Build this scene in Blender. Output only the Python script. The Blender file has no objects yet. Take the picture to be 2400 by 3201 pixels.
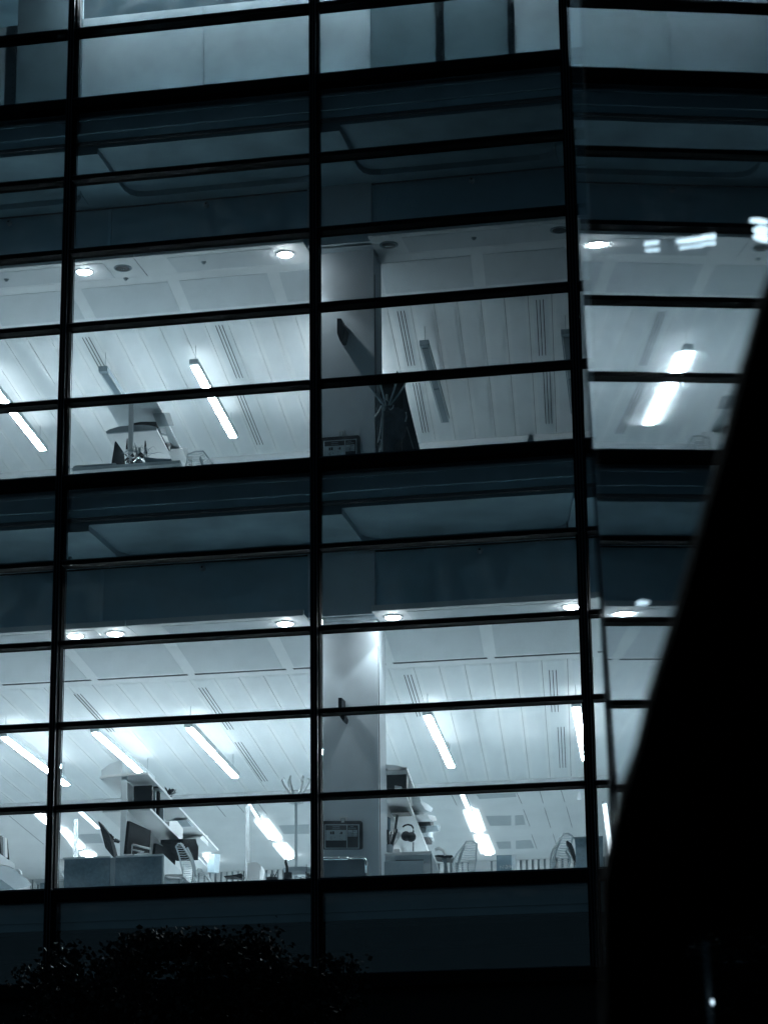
import bpy, bmesh, math, random
from mathutils import Vector, Matrix
random.seed(7)
C = bpy.context.scene.collection
sc = bpy.context.scene

# ------------------------------------------------------------------ camera
R_ = Vector((0.98047, 0.19640, -0.01045)); 
pitch, yaw, roll = 0.28560, -0.19690, -0.01090
_fw = Vector((math.sin(yaw)*math.cos(pitch), math.cos(yaw)*math.cos(pitch), math.sin(pitch)))
_r = Vector((math.cos(yaw), -math.sin(yaw), 0)); _u = _r.cross(_fw)
_R = math.cos(roll)*_r + math.sin(roll)*_u
_U = -math.sin(roll)*_r + math.cos(roll)*_u
EYE = Vector((9.1152, -26.3835, 1.6))
FPX = 7870.5
cam = bpy.data.objects.new("camera", bpy.data.cameras.new("camera")); C.objects.link(cam)
cam.matrix_world = Matrix(((_R.x, _U.x, -_fw.x, EYE.x), (_R.y, _U.y, -_fw.y, EYE.y), (_R.z, _U.z, -_fw.z, EYE.z), (0, 0, 0, 1)))
cam.data.sensor_fit = 'HORIZONTAL'; cam.data.sensor_width = 36; cam.data.lens = FPX/2400*36
cam.data.clip_start = 0.1; cam.data.clip_end = 3000
cam.data.dof.use_dof = True; cam.data.dof.focus_distance = 29.5; cam.data.dof.aperture_fstop = 6.5
sc.camera = cam
sc.view_settings.view_transform = 'Standard'; sc.view_settings.look = 'None'
sc.view_settings.exposure = 1.3; sc.view_settings.gamma = 1
sc.cycles.max_bounces = 10; sc.cycles.transparent_max_bounces = 24; sc.cycles.glossy_bounces = 6
sc.cycles.caustics_reflective = False; sc.cycles.caustics_refractive = False
sc.cycles.sample_clamp_indirect = 6; sc.cycles.use_denoising = True

# ------------------------------------------------------------------ night sky
w = bpy.data.worlds.new("World"); sc.world = w; w.use_nodes = True
nt = w.node_tree; nt.nodes.clear()
sky = nt.nodes.new('ShaderNodeTexSky'); sky.sky_type = 'NISHITA'; sky.sun_disc = False
sky.sun_elevation = math.radians(-1.5); sky.sun_rotation = math.radians(200)
bgn = nt.nodes.new('ShaderNodeBackground'); bgn.inputs[1].default_value = 0.05
on = nt.nodes.new('ShaderNodeOutputWorld')
hs = nt.nodes.new('ShaderNodeMix'); hs.data_type = 'RGBA'; hs.blend_type = 'MULTIPLY'; hs.inputs[0].default_value = 1
hs.inputs[7].default_value = (.40, .78, 1.05, 1)
bw = nt.nodes.new('ShaderNodeRGBToBW'); nt.links.new(sky.outputs[0], bw.inputs[0]); nt.links.new(bw.outputs[0], hs.inputs[6]); nt.links.new(hs.outputs[2], bgn.inputs[0]); nt.links.new(bgn.outputs[0], on.inputs[0])

# ------------------------------------------------------------------ materials
def mat(name, col, rough=.6, metal=0, emit=None, es=0, noise=0, nscale=8, spec=.5, bump=0, bscale=40):
    m = bpy.data.materials.new(name); m.use_nodes = True
    n = m.node_tree; b = n.nodes['Principled BSDF']
    b.inputs['Base Color'].default_value = (*col, 1); b.inputs['Roughness'].default_value = rough
    b.inputs['Metallic'].default_value = metal; b.inputs['Specular IOR Level'].default_value = spec
    if emit: b.inputs['Emission Color'].default_value = (*emit, 1); b.inputs['Emission Strength'].default_value = es
    tc = n.nodes.new('ShaderNodeTexCoord')
    if noise:
        t = n.nodes.new('ShaderNodeTexNoise'); t.inputs['Scale'].default_value = nscale; t.inputs['Detail'].default_value = 6
        r = n.nodes.new('ShaderNodeValToRGB')
        r.color_ramp.elements[0].position = .3; r.color_ramp.elements[1].position = .7
        r.color_ramp.elements[0].color = (*[c*(1-noise) for c in col], 1); r.color_ramp.elements[1].color = (*[min(1, c*(1+noise*.6)) for c in col], 1)
        n.links.new(tc.outputs['Object'], t.inputs[0]); n.links.new(t.outputs[0], r.inputs[0]); n.links.new(r.outputs[0], b.inputs['Base Color'])
    if bump:
        t = n.nodes.new('ShaderNodeTexNoise'); t.inputs['Scale'].default_value = bscale
        bp = n.nodes.new('ShaderNodeBump'); bp.inputs['Strength'].default_value = bump; bp.inputs['Distance'].default_value = .01
        n.links.new(tc.outputs['Object'], t.inputs[0]); n.links.new(t.outputs[0], bp.inputs['Height']); n.links.new(bp.outputs[0], b.inputs['Normal'])
    return m
LC = (.79, .93, 1.0)            # colour of the office lamps
M = {}
M['frame'] = mat('dark anodised metal', (.004, .005, .007), .7, 0, noise=.3, nscale=3, spec=.12)
M['gasket'] = mat('matt black gasket', (.006, .007, .009), .9, spec=.05)
M['frame2'] = mat('dark anodised ridge', (.03, .038, .05), .35, .7)
M['ceil'] = mat('ceiling metal', (.80, .81, .81), .55, noise=.05, nscale=1.5)
M['perf'] = mat('perforated ceiling metal', (.62, .65, .665), .6, noise=.06, nscale=60)
M['void'] = mat('dark void', (.02, .024, .03), .9)
M['slab'] = mat('dim slab underside', (.22, .34, .395), .8, noise=.3, nscale=1.3, bump=.1)  # coloured darker than the edge, for the dim light under the slab
M['edge'] = mat('lit slab edge', (.50, .74, .84), .7, noise=.1, nscale=2)  # lightened copy of the slab colour, for outdoor light on the edge
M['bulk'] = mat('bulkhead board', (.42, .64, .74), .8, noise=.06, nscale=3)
M['wall'] = mat('white wall', (.79, .80, .81), .7, noise=.03, nscale=2)
M['dimming'] = mat('dark dimming floor', (.035, .065, .085), .95, noise=.2, nscale=50)
M['col'] = mat('plaster column', (.60, .68, .73), .7, noise=.04, nscale=3)
M['floor'] = mat('carpet', (.33, .385, .405), .95, noise=.2, nscale=50)
M['white'] = mat('white laminate', (.64, .67, .68), .4, noise=.03)
M['pale'] = mat('pale grey plastic', (.50, .57, .60), .5, noise=.05)
M['mid'] = mat('grey fabric', (.13, .20, .245), .9, noise=.22, nscale=25)
M['grey'] = mat('mid grey', (.25, .31, .34), .6, noise=.08)
M['dark'] = mat('dark plastic', (.006, .009, .012), .5, noise=.2, spec=.25)
M['postgrey'] = mat('grey painted post', (.20, .225, .235), .6, noise=.05)
M['black'] = mat('black', (.0015, .0018, .0025), .8, spec=.02)
M['chrome'] = mat('chrome', (.75, .80, .82), .18, 1)
M['coat'] = mat('dark coat cloth', (.05, .075, .095), .9, noise=.4, nscale=14, bump=.5, bscale=10)
M['clearp'] = mat('clear acrylic', (.45, .55, .60), .15, noise=.05)
M['lens'] = mat('lamp lens', (.9, .9, .9), .5, emit=LC, es=98)
M['uplens'] = mat('uplight lens', (.9, .9, .9), .5, emit=LC, es=2.2)
M['lens2'] = mat('troffer lens', (.9, .9, .9), .5, emit=LC, es=42)
M['lens3'] = mat('troffer wing', (.9, .9, .9), .5, emit=LC, es=.45)
M['lens4'] = mat('top storey lens', (.9, .9, .9), .5, emit=LC, es=50)
M['offlens'] = mat('unlit lens', (.16, .21, .24), .3)
M['spot'] = mat('downlight lamp', (.9, .9, .9), .5, emit=(.85, .95, 1), es=60)
M['reflector'] = mat('downlight reflector', (.55, .6, .62), .12, 1)
M['asphalt'] = mat('asphalt', (.035, .038, .042), .9, noise=.3, nscale=6)
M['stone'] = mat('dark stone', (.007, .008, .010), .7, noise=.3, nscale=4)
M['leaf'] = mat('leaf', (.010, .015, .014), .6, noise=.4, nscale=9)
M['bark'] = mat('bark', (.05, .045, .04), .9, noise=.4, nscale=20)
M['grey2'] = mat('cabinet grey', (.30, .38, .42), .6, noise=.05)
M['print'] = mat('printed board', (.42, .50, .53), .5)
M['blind'] = None

def glass_mat(name, tint, ior, haze=.0, wave=0, dust=0):
    m = bpy.data.materials.new(name); m.use_nodes = True; n = m.node_tree; n.nodes.clear()
    o = n.nodes.new('ShaderNodeOutputMaterial'); tr = n.nodes.new('ShaderNodeBsdfTransparent'); tr.inputs[0].default_value = (*tint, 1)
    gl = n.nodes.new('ShaderNodeBsdfGlossy'); gl.inputs['Roughness'].default_value = haze
    gl.inputs[0].default_value = (.92, .97, 1, 1)
    fr = n.nodes.new('ShaderNodeFresnel'); fr.inputs[0].default_value = ior
    mx = n.nodes.new('ShaderNodeMixShader')
    if wave:
        ge = n.nodes.new('ShaderNodeNewGeometry'); iv = n.nodes.new('ShaderNodeMath'); iv.operation = 'SUBTRACT'; iv.inputs[0].default_value = 1
        ml_ = n.nodes.new('ShaderNodeMath'); ml_.operation = 'MULTIPLY'
        n.links.new(ge.outputs['Backfacing'], iv.inputs[1]); n.links.new(iv.outputs[0], ml_.inputs[0]); n.links.new(fr.outputs[0], ml_.inputs[1]); n.links.new(ml_.outputs[0], mx.inputs[0])
    else: n.links.new(fr.outputs[0], mx.inputs[0])
    n.links.new(tr.outputs[0], mx.inputs[1]); n.links.new(gl.outputs[0], mx.inputs[2])
    tc = n.nodes.new('ShaderNodeTexCoord')
    if wave:
        t = n.nodes.new('ShaderNodeTexNoise'); t.inputs['Scale'].default_value = .9; t.inputs['Detail'].default_value = 1
        mp = n.nodes.new('ShaderNodeMapping'); mp.inputs['Scale'].default_value = (1, 1, .25)
        bp = n.nodes.new('ShaderNodeBump'); bp.inputs['Strength'].default_value = wave; bp.inputs['Distance'].default_value = .01
        n.links.new(tc.outputs['Object'], mp.inputs[0]); n.links.new(mp.outputs[0], t.inputs[0]); n.links.new(t.outputs[0], bp.inputs['Height'])
        n.links.new(bp.outputs[0], gl.inputs['Normal'])
    last = mx
    if dust:
        df = n.nodes.new('ShaderNodeBsdfTranslucent'); df.inputs[0].default_value = (.6, .7, .75, 1)
        t = n.nodes.new('ShaderNodeTexNoise'); t.inputs['Scale'].default_value = 5; t.inputs['Detail'].default_value = 8
        r = n.nodes.new('ShaderNodeMapRange'); r.inputs[1].default_value = .45; r.inputs[2].default_value = .8; r.inputs[3].default_value = dust*.3; r.inputs[4].default_value = dust*2
        m2 = n.nodes.new('ShaderNodeMixShader')
        n.links.new(tc.outputs['Object'], t.inputs[0]); n.links.new(t.outputs[0], r.inputs[0]); n.links.new(r.outputs[0], m2.inputs[0])
        n.links.new(mx.outputs[0], m2.inputs[1]); n.links.new(df.outputs[0], m2.inputs[2]); last = m2
    n.links.new(last.outputs[0], o.inputs[0]); return m
M['glass'] = glass_mat('window glass', (.95, .955, .957), 1.45, dust=.018)
M['mirror'] = glass_mat('dark polished glass', (.80, .86, .9), 1.9, haze=.018, wave=.08)
def trans_mat(name, col, f, noise=.1):
    m = bpy.data.materials.new(name); m.use_nodes = True; n = m.node_tree; n.nodes.clear()
    o = n.nodes.new('ShaderNodeOutputMaterial'); a = n.nodes.new('ShaderNodeBsdfTranslucent'); b = n.nodes.new('ShaderNodeBsdfDiffuse')
    a.inputs[0].default_value = (*col, 1)
    tc = n.nodes.new('ShaderNodeTexCoord'); t = n.nodes.new('ShaderNodeTexNoise'); t.inputs['Scale'].default_value = 2.2; t.inputs['Detail'].default_value = 9
    r = n.nodes.new('ShaderNodeValToRGB'); r.color_ramp.elements[0].color = (*[c*(1-noise) for c in col], 1); r.color_ramp.elements[1].color = (*col, 1)
    n.links.new(tc.outputs['Object'], t.inputs[0]); n.links.new(t.outputs[0], r.inputs[0]); n.links.new(r.outputs[0], a.inputs[0]); n.links.new(r.outputs[0], b.inputs[0])
    mx = n.nodes.new('ShaderNodeMixShader'); mx.inputs[0].default_value = f
    n.links.new(b.outputs[0], mx.inputs[1]); n.links.new(a.outputs[0], mx.inputs[2]); n.links.new(mx.outputs[0], o.inputs[0]); return m
M['blind'] = trans_mat('frosted board', (.50, .56, .585), .55, .3)
M['blind2'] = trans_mat('frosted board dark', (.30, .37, .40), .5, .3)

# ------------------------------------------------------------------ measuring helpers: pixel of the 2400 px photo -> world point
def ray(x, y):
    return _fw + _R*((x-1200)/FPX) + _U*((1600.5-y)/FPX)
def at(x, y, Y):
    d = ray(x, y); return EYE + d*((Y-EYE.y)/d.y)
def atz(x, y, z):
    d = ray(x, y); return EYE + d*((z-EYE.z)/d.z)
SKX = -.124
DEP = Vector((SKX, 1, 0)).normalized()      # the rooms run back at a slight angle to the glass wall
def side(x, y, P0):                          # ray meets the vertical plane through P0 that runs back into the room
    d = ray(x, y); n = Vector((1, -SKX, 0)); return EYE + d*((P0-EYE).dot(n)/d.dot(n))
def crop(ox, oy, s): return lambda x, y: (ox+x*s, oy+y*s)
c4 = crop(0, 2200, .3619); c5 = crop(500, 2200, .3016); c6 = crop(960, 2150, .3016); c7 = crop(1400, 2150, .3619)
d2 = crop(1170, 2460, .1809); d5 = crop(500, 2520, .1809); d6 = crop(0, 2480, .14475); d7 = crop(320, 1230, .2171); d8 = crop(1140, 1180, .1568)
e1 = crop(740, 2480, .14475); e2 = crop(180, 2500, .193); d1 = crop(1450, 2600, .2413); d4 = crop(300, 2380, .193)

# ------------------------------------------------------------------ mesh helpers
class MB:
    def __init__(s): s.v = []; s.f = []
    def box(s, a, b, sk=0):
        x0, y0, z0 = a; x1, y1, z1 = b; o = len(s.v)
        for x, y, z in ((x0,y0,z0),(x1,y0,z0),(x1,y1,z0),(x0,y1,z0),(x0,y0,z1),(x1,y0,z1),(x1,y1,z1),(x0,y1,z1)):
            s.v.append((x+(sk*(y-y0)), y, z))
        for f in ((0,3,2,1),(4,5,6,7),(0,1,5,4),(1,2,6,5),(2,3,7,6),(3,0,4,7)): s.f.append(tuple(o+i for i in f))
        return s
    def prism(s, pts, dv):
        n = len(pts); o = len(s.v); dv = Vector(dv)
        s.v += [tuple(p) for p in pts] + [tuple(Vector(p)+dv) for p in pts]
        s.f.append(tuple(range(o, o+n))); s.f.append(tuple(range(o+2*n-1, o+n-1, -1)))
        for i in range(n):
            j = (i+1) % n; s.f.append((o+i, o+n+i, o+n+j, o+j))
        return s
    def tube(s, pts, r, n=8):
        pts = [Vector(p) for p in pts]; rs = r if isinstance(r, (list, tuple)) else [r]*len(pts); rings = []
        for i, p in enumerate(pts):
            t = (pts[min(i+1, len(pts)-1)]-pts[max(i-1, 0)]).normalized()
            a = t.cross(Vector((0, 0, 1))); a = a if a.length > .05 else t.cross(Vector((1, 0, 0))); a.normalize(); b = t.cross(a)
            o = len(s.v); s.v += [tuple(p+a*rs[i]*math.cos(2*math.pi*k/n)+b*rs[i]*math.sin(2*math.pi*k/n)) for k in range(n)]; rings.append(o)
        for i in range(len(rings)-1):
            for k in range(n):
                k2 = (k+1) % n; s.f.append((rings[i]+k, rings[i]+k2, rings[i+1]+k2, rings[i+1]+k))
        s.f.append(tuple(rings[0]+k for k in range(n-1, -1, -1))); s.f.append(tuple(rings[-1]+k for k in range(n)))
        return s
    def lathe(s, c, prof, n=20, flip=1):
        c = Vector(c); o = len(s.v)
        for r, z in prof:
            for k in range(n): s.v.append((c.x+r*math.cos(2*math.pi*k/n), c.y+r*math.sin(2*math.pi*k/n), c.z+z))
        for i in range(len(prof)-1):
            for k in range(n):
                k2 = (k+1) % n; s.f.append((o+i*n+k, o+i*n+k2, o+(i+1)*n+k2, o+(i+1)*n+k))
        s.f.append(tuple(o+k for k in range(n-1, -1, -1))); s.f.append(tuple(o+(len(prof)-1)*n+k for k in range(n)))
        return s
    def ball(s, c, r, n=10, sz=1):
        return s.lathe(c, [(max(.0005, r*math.sin(math.pi*i/n)), -r*sz*math.cos(math.pi*i/n)) for i in range(n+1)], 12)
    def build(s, name, m, parent=None, smooth=False, bevel=0):
        me = bpy.data.meshes.new(name); me.from_pydata(s.v, [], s.f); me.update()
        bm = bmesh.new(); bm.from_mesh(me); bmesh.ops.recalc_face_normals(bm, faces=bm.faces); bm.to_mesh(me); bm.free()
        me.materials.append(M[m] if isinstance(m, str) else m)
        if smooth:
            for p in me.polygons: p.use_smooth = True
        o = bpy.data.objects.new(name, me); C.objects.link(o)
        if parent:
            o.parent = parent
            o.matrix_parent_inverse = parent.matrix_basis.inverted()
        if bevel:
            b = o.modifiers.new('bevel', 'BEVEL'); b.width = bevel; b.segments = 2; b.limit_method = 'ANGLE'
        return o
def tag(o, label, cat, group=None, kind=None):
    if label: o['label'] = label
    if cat: o['category'] = cat
    if group: o['group'] = group
    if kind: o['kind'] = kind
    return o
def thing(name, label, cat, loc=(0, 0, 0), group=None):
    o = bpy.data.objects.new(name, None); C.objects.link(o); o.location = loc; o.empty_display_size = .1
    return tag(o, label, cat, group)
def cut(cr, pts, Y, th):                      # silhouette at depth Y with thickness th running back
    return MB().prism([at(*cr(x, y), Y) for x, y in pts], DEP*th)

# ------------------------------------------------------------------ setting
g = MB().box((-200, -120, -.3), (200, 200, 0)).build('ground', 'asphalt'); g['kind'] = 'structure'
pv = MB().box((-60, -5, .0), (60, -.2, .13)).build('pavement', 'stone'); pv['kind'] = 'structure'

# ------------------------------------------------------------------ the building
E0 = 1.6; H = 4.7539
ZT = [z+E0 for z in (14.286, 13.351, 12.339, 11.400, 10.464, 9.532, 8.597, 7.585, 6.646, 5.710, 4.778, 3.843, 2.831)]
SILL = (1, 6, 11); XL, XR = -6.0, 12.0
bld = thing('office_building', 'glass-fronted office building with a dark metal grid, lit from inside at night', 'building')
W = 3.0
# mullions
for i in range(-2, 5):
    x = i*W; mb = MB()
    zt, zb = ZT[0]+3.2, ZT[12]-.02
    mb.box((x+.012, .0, zb), (x+.088, .062, zt)); mb.box((x, .062, zb), (x+.10, .150, zt)); mb.box((x-.03, .152, zb), (x+.10, .22, zt))
    mu = mb.build('mullion', 'frame', bld)
    rb = MB()
    for rx in (x+.012, x+.046, x+.080): rb.box((rx, -.010, zb), (rx+.008, -.001, zt))
    rb.build('ridge', 'frame2', mu)
# transoms + panes
ZA = [ZT[0]+.95] + ZT
for i in range(-2, 4):
    x0, x1 = i*W+.10, (i+1)*W
    for k, z in enumerate(ZA):
        kk = k-1; s = kk in SILL; h = .115 if s else .056
        mb = MB().box((x0+.001, .004, z-h), (x1-.001, .139, z-.001))
        tr = mb.build('transom', 'frame', bld); MB().box((x0+.001, .1405, z-h-.001), (x1-.031, .205, z-.003)).build('inner_frame', 'gasket', tr)
        MB().box((x0+.002, -.006, z-.012), (x1-.002, .003, z-.004)).build('ridge', 'frame2', tr)
        if s:
            MB().box((x0+.002, .02, z+.001), (x1-.002, .12, z+.012)).build('drip_rail', 'frame2', tr)
        if k+1 < len(ZA):
            zn = ZA[k+1]
            MB().box((x0+.004, .165, zn-.02), (x1-.02, .177, z-h+.02)).build('window_pane', 'glass', bld)
# dark plinth storey below the glass
MB().box((XL-2, .25, 0), (XR+2, .6, ZT[12]-.15)).build('ground_floor_wall', 'stone', bld)
MB().box((XL-2, .0, ZT[12]-.15), (XR+2, .9, ZT[12]-.04)).build('fascia', 'frame', bld)

def floor_plate(zs, zceil, ffl_up):
    """slab between two storeys: stepped edge, ribs and shallow coffers underneath, bulkhead behind"""
    mb = MB()
    mb.box((XL, .33, zs+.24), (XR, .9, zs+.60)); mb.box((XL, .30, zs+.40), (XR, .33, zs+.44)); mb.box((XL, .37, zs+.155), (XR, .9, zs+.24))
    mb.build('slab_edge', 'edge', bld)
    MB().box((XL, .432, zs+.075), (XR, 24, zs+.154)).build('floor_slab', 'slab' if zs > 6 else 'stone', bld)  # lowest underside, ribs and bulkhead get a darker colour for the shade there
    MB().box((XL, .375, zs+.115), (XR, .428, zs+.150)).build('edge_shadow_gap', 'void', bld)
    # ribs under the slab; the sunk field between has rounded corners
    for i in range(-2, 4):
        xr = i*W+.33
        rb = MB()
        a = Vector((xr-.27, .43, zs)); 
        b_ = i*W; pts = [(b_-.08, .43), (b_+.28, .43), (b_+.27, 1.54), (b_+.30, 1.68), (b_+.37, 1.76), (b_+.50, 1.79), (b_+W-.52, 1.79), (b_+W-.40, 1.75), (b_+W-.33, 1.66), (b_+W-.30, 1.54), (b_+W-.303, 2.02), (b_-.305, 2.02), (b_-.28, 1.54)]
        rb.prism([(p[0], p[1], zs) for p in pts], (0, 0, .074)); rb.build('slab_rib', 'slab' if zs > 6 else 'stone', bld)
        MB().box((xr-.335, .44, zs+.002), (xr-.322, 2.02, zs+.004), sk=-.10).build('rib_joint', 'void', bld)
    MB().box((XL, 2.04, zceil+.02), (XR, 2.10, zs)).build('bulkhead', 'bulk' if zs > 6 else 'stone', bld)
    MB().box((XL, 2.022, zs-.016), (XR, 2.038, zs-.001)).build('bulkhead_joint', 'void', bld)
    for i in range(-2, 4):
        MB().box((i*W-.085, 2.028, zceil+.10), (i*W-.045, 2.039, zs-.02)).build('bulkhead_strip', 'edge', bld)

def ceiling(zc, pw, xo, yo, y0, y1, slots, cross, y2):
    # tray along the window: one length per bay, stopping at each column
    for i in range(-2, 4):
        xa, xb = i*W+.33, (i+1)*W-.49
        if i not in (0, 1): xb = (i+1)*W+.32
        if i == 1: xb = (i+1)*W+.32
        t = MB().box((xa, 1.79, zc+.002), (xb, 1.815, zc+.07)); t.box((xa, 1.815, zc), (xb, 2.44, zc+.02)); t.build('ceiling_tray', 'ceil', bld)
        MB().box((xa+.40, 1.90, zc-.004), (xb-.42, 2.40, zc-.001)).build('tray_panel', 'perf', bld)
    mb = MB().box((XL, 2.443, zc), (XR, y0, zc+.02)); mb.build('ceiling_border', 'ceil', bld)
    # big perforated panels with plain bands between them
    k = -9
    while True:
        x = 3.30 + k*1.315; k += 1
        if x > XR-1.4: break
        if x < XL+.4: continue
        MB().box((x, 2.68, zc-.005), (x+1.16, y0-.42, zc-.001), sk=SKX).build('ceiling_panel', 'perf', bld)
        if cross:
            for q in range(3):
                MB().box((x-.03+SKX*1.8, y0-.33+q*.028, zc-.004), (x+1.19+SKX*1.8, y0-.321+q*.028, zc-.001), sk=SKX).build('slot_diffuser', 'void', bld)
    # narrow planks with open joints
    n0 = int((XL-xo)/pw)-1
    pl = MB(); lo = MB()
    for n in range(n0, n0+62):
        x = xo+n*pw+SKX*(y0-yo)
        if x > XR+1: break
        pl.box((x+.0028, y0+.01, zc), (x+pw-.0028, y1, zc+.015), sk=SKX)
        lo.box((x+.055, y0+.06, zc-.003), (x+pw-.055, y1-.05, zc-.001), sk=SKX)
    c = pl.build('ceiling_planks', 'ceil', bld); lo.build('perforated_field', 'perf2', c)
    MB().box((XL-2, 2.46, zc+.10), (XR+2, 24, zc+.12)).build('ceiling_void', 'void', bld)
    for (x, ya, yb) in slots:
        s = MB()
        for q in range(3): s.box((x+q*.045, ya, zc-.006), (x+q*.045+.010, yb, zc-.002), sk=SKX)
        s.build('slot_diffuser', 'void', bld)
    MB().box((XL-2, y1+.01, zc-.16), (XR+2, y1+.18, zc+.02)).build('downstand', 'perf', bld)
    MB().box((XL-2, y1+.181, zc), (XR+2, y2, zc+.02)).build('rear_ceiling', 'ceil', bld)
M['grey3'] = mat('sunk ceiling field', (.48, .52, .54), .7, noise=.05)
M['perf2'] = mat('perforated plank', (.745, .768, .778), .6, noise=.03, nscale=80)

ZS = [8.035+E0-H, 8.035+E0, 8.035+E0+H]; ZC = [7.228+E0, 7.228+E0+H]
FL = [5.20, 5.20+H, 5.20+2*H]
for j, zs in enumerate(ZS):
    floor_plate(zs, zs-.807, FL[j])
SKc = SKX
def sl(px, py, py2, zc):
    a = atz(px, py, zc); return a
lowslots = []
for (a, b) in ((c7(945, 340), c7(1000, 690)), (c5(775, 400), c5(945, 810)), ((1262, 2110), (1300, 2240)), ((1715, 2095), (1735, 2225)), ((230, 2170), (300, 2290)), ((620, 2150), (725, 2280)), (c7(-60, 470), c7(-20, 700))):
    P, Q = atz(*a, ZC[0]), atz(*b, ZC[0]); lowslots.append((P.x, P.y, Q.y))
upslots = []
for (x, ya, yb) in ((-1.189, 4.40, 6.53), (.696, 4.357, 6.485), (3.184, 4.38, 6.53), (5.044, 4.385, 6.53), (-3.0, 4.4, 6.5), (.25, 7.2, 9.55), (2.843, 7.27, 9.55), (4.74, 7.23, 9.55), (-1.55, 7.2, 9.5)):
    upslots.append((x, ya, yb))
ceiling(ZC[0], .333, 3.25, 7.55, 4.83, 13.2, lowslots, True, 23)
ceiling(ZC[1], .313, 3.708, 4.206, 4.15, 10.05, upslots, False, 18)
for j in (0, 1):
    yb = (22.5, 17)[j]; f = FL[j]; t = ZC[j]+.1
    MB().box((XL-2, .5, f-.05), (XR+2, yb, f)).build('office_floor', 'floor', bld)
    if j: MB().box((2.7, .95, f+.004), (XR+1.79, yb-.01, f+.012), sk=0).build('dimming_floor', 'dimming', bld)  # dark floor sheet added to dim the upper right bay
    MB().box((XL-2, yb, f), (XR+2, yb+.2, t)).build('rear_wall', 'wall', bld)
    MB().box((XL-2, .3, f), (XL-1.8, yb, t+.8)).build('side_wall', 'wall', bld)
    MB().box((XR+1.8, .3, f), (XR+2, yb, t+.8)).build('side_wall', 'wall', bld)
# shallow sunk fields and joints in the rear ceiling of the lower office
for q in ([c7(243, 925), c7(585, 912), c7(590, 945), c7(270, 965)], [c7(325, 1112), c7(545, 1108), c7(545, 1192), c7(362, 1195)], [c7(578, 1108), c7(650, 1105), c7(668, 1185), c7(580, 1192)],
          [c7(412, 1335), c7(540, 1330), c7(545, 1392), c7(440, 1395)], [c7(585, 1325), c7(715, 1318), c7(745, 1388), c7(585, 1395)], [e1(900, 705), e1(1560, 680), e1(1560, 880), e1(1010, 885)], [e2(300, 570), e2(680, 555), e2(740, 705), e2(440, 715)]):
    MB().prism([atz(*p_, ZC[0]-.004) for p_ in q], (0, 0, .003)).build('sunk_field', 'grey3', bld)
jl = MB()
for (a, b) in ((c7(590, 905), c7(635, 1005)), (c7(790, 895), c7(820, 1000)), (c7(975, 890), c7(1005, 990)), (c7(650, 1055), c7(705, 1200)), (c7(830, 1040), c7(885, 1215)), (c7(1020, 1030), c7(1070, 1210)), (c7(720, 1270), c7(765, 1395)), (c7(905, 1265), c7(945, 1395)),
               (c5(585, 1060), c5(680, 1175)), (c5(800, 1050), c5(870, 1130)), (c5(1020, 1040), c5(1105, 1150)), (c7(30, 930), c7(75, 1020)), (d6(190, 490), d6(940, 1110))):
    A_, B_ = atz(*a, ZC[0]-.003), atz(*b, ZC[0]-.003); jl.prism([A_, B_, B_+Vector((.007, 0, 0)), A_+Vector((.007, 0, 0))], (0, 0, .002))
jl.build('ceiling_joints', 'void', bld)
# columns
for j in (0, 1):
    cm = MB().box((2.50, 2.26, FL[j]), (3.30, 2.75, ZC[j]+.3)).box((2.52, 1.985, ZC[j]+.02), (3.335, 2.26, ZS[j+1]-.002)).build('column', 'col', bld)
    MB().box((3.302, 2.30, FL[j]), (3.308, 2.315, ZC[j]-.3)).build('shadow_joint', 'void', cm)
# third storey, mostly hidden by frosted boards standing behind the glass
z3 = FL[2]; zt = ZT[0]+3.2
MB().box((XL-2, .45, z3-.05), (XR+2, 8, z3)).build('office_floor', 'floor', bld)
MB().box((XL-2, 8, z3), (XR+2, 8.2, zt)).build('rear_wall', 'wall', bld)
MB().box((XL-2, .25, zt), (XR+2, 8.2, zt+.2)).build('roof', 'slab', bld)
for xx in (XL-2, XR+1.8): MB().box((xx, .3, z3), (xx+.2, 8, zt)).build('side_wall', 'wall', bld)
zb = ZT[1]-.10; zh = 14.62+E0
for (xa, xb, mm, zz) in ((-6, -2.9, 'blind', zh), (-2.86, -.93, 'blind', zh), (-.79, .05, 'blind2', zh+.4), (.06, 1.597, 'blind', zh), (1.603, 3.04, 'blind', zh), (3.05, 3.66, 'blind', zh), (3.665, 4.46, 'blind2', zh), (4.56, 5.33, 'blind2', zh), (5.41, 6.04, 'blind', zh), (6.05, 8.9, 'blind', zh), (9.13, 12, 'blind2', zh)):
    MB().box((xa, .42, zb), (xb, .45, zz)).build('frosted_board', mm, bld)
for (xa, xb) in ((-.93, -.79), (4.46, 4.56), (5.33, 5.41)):
    st = MB().box((xa+.002, .40, zb), (xb-.002, .46, zh)).build('fixing_strip', 'grey', bld)
    sm = MB(); z = zb+.1
    while z < zh: sm.ball((xb-.03, .396, z), .007, 5); z += .085
    sm.build('screw_row', 'chrome', st)

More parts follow.
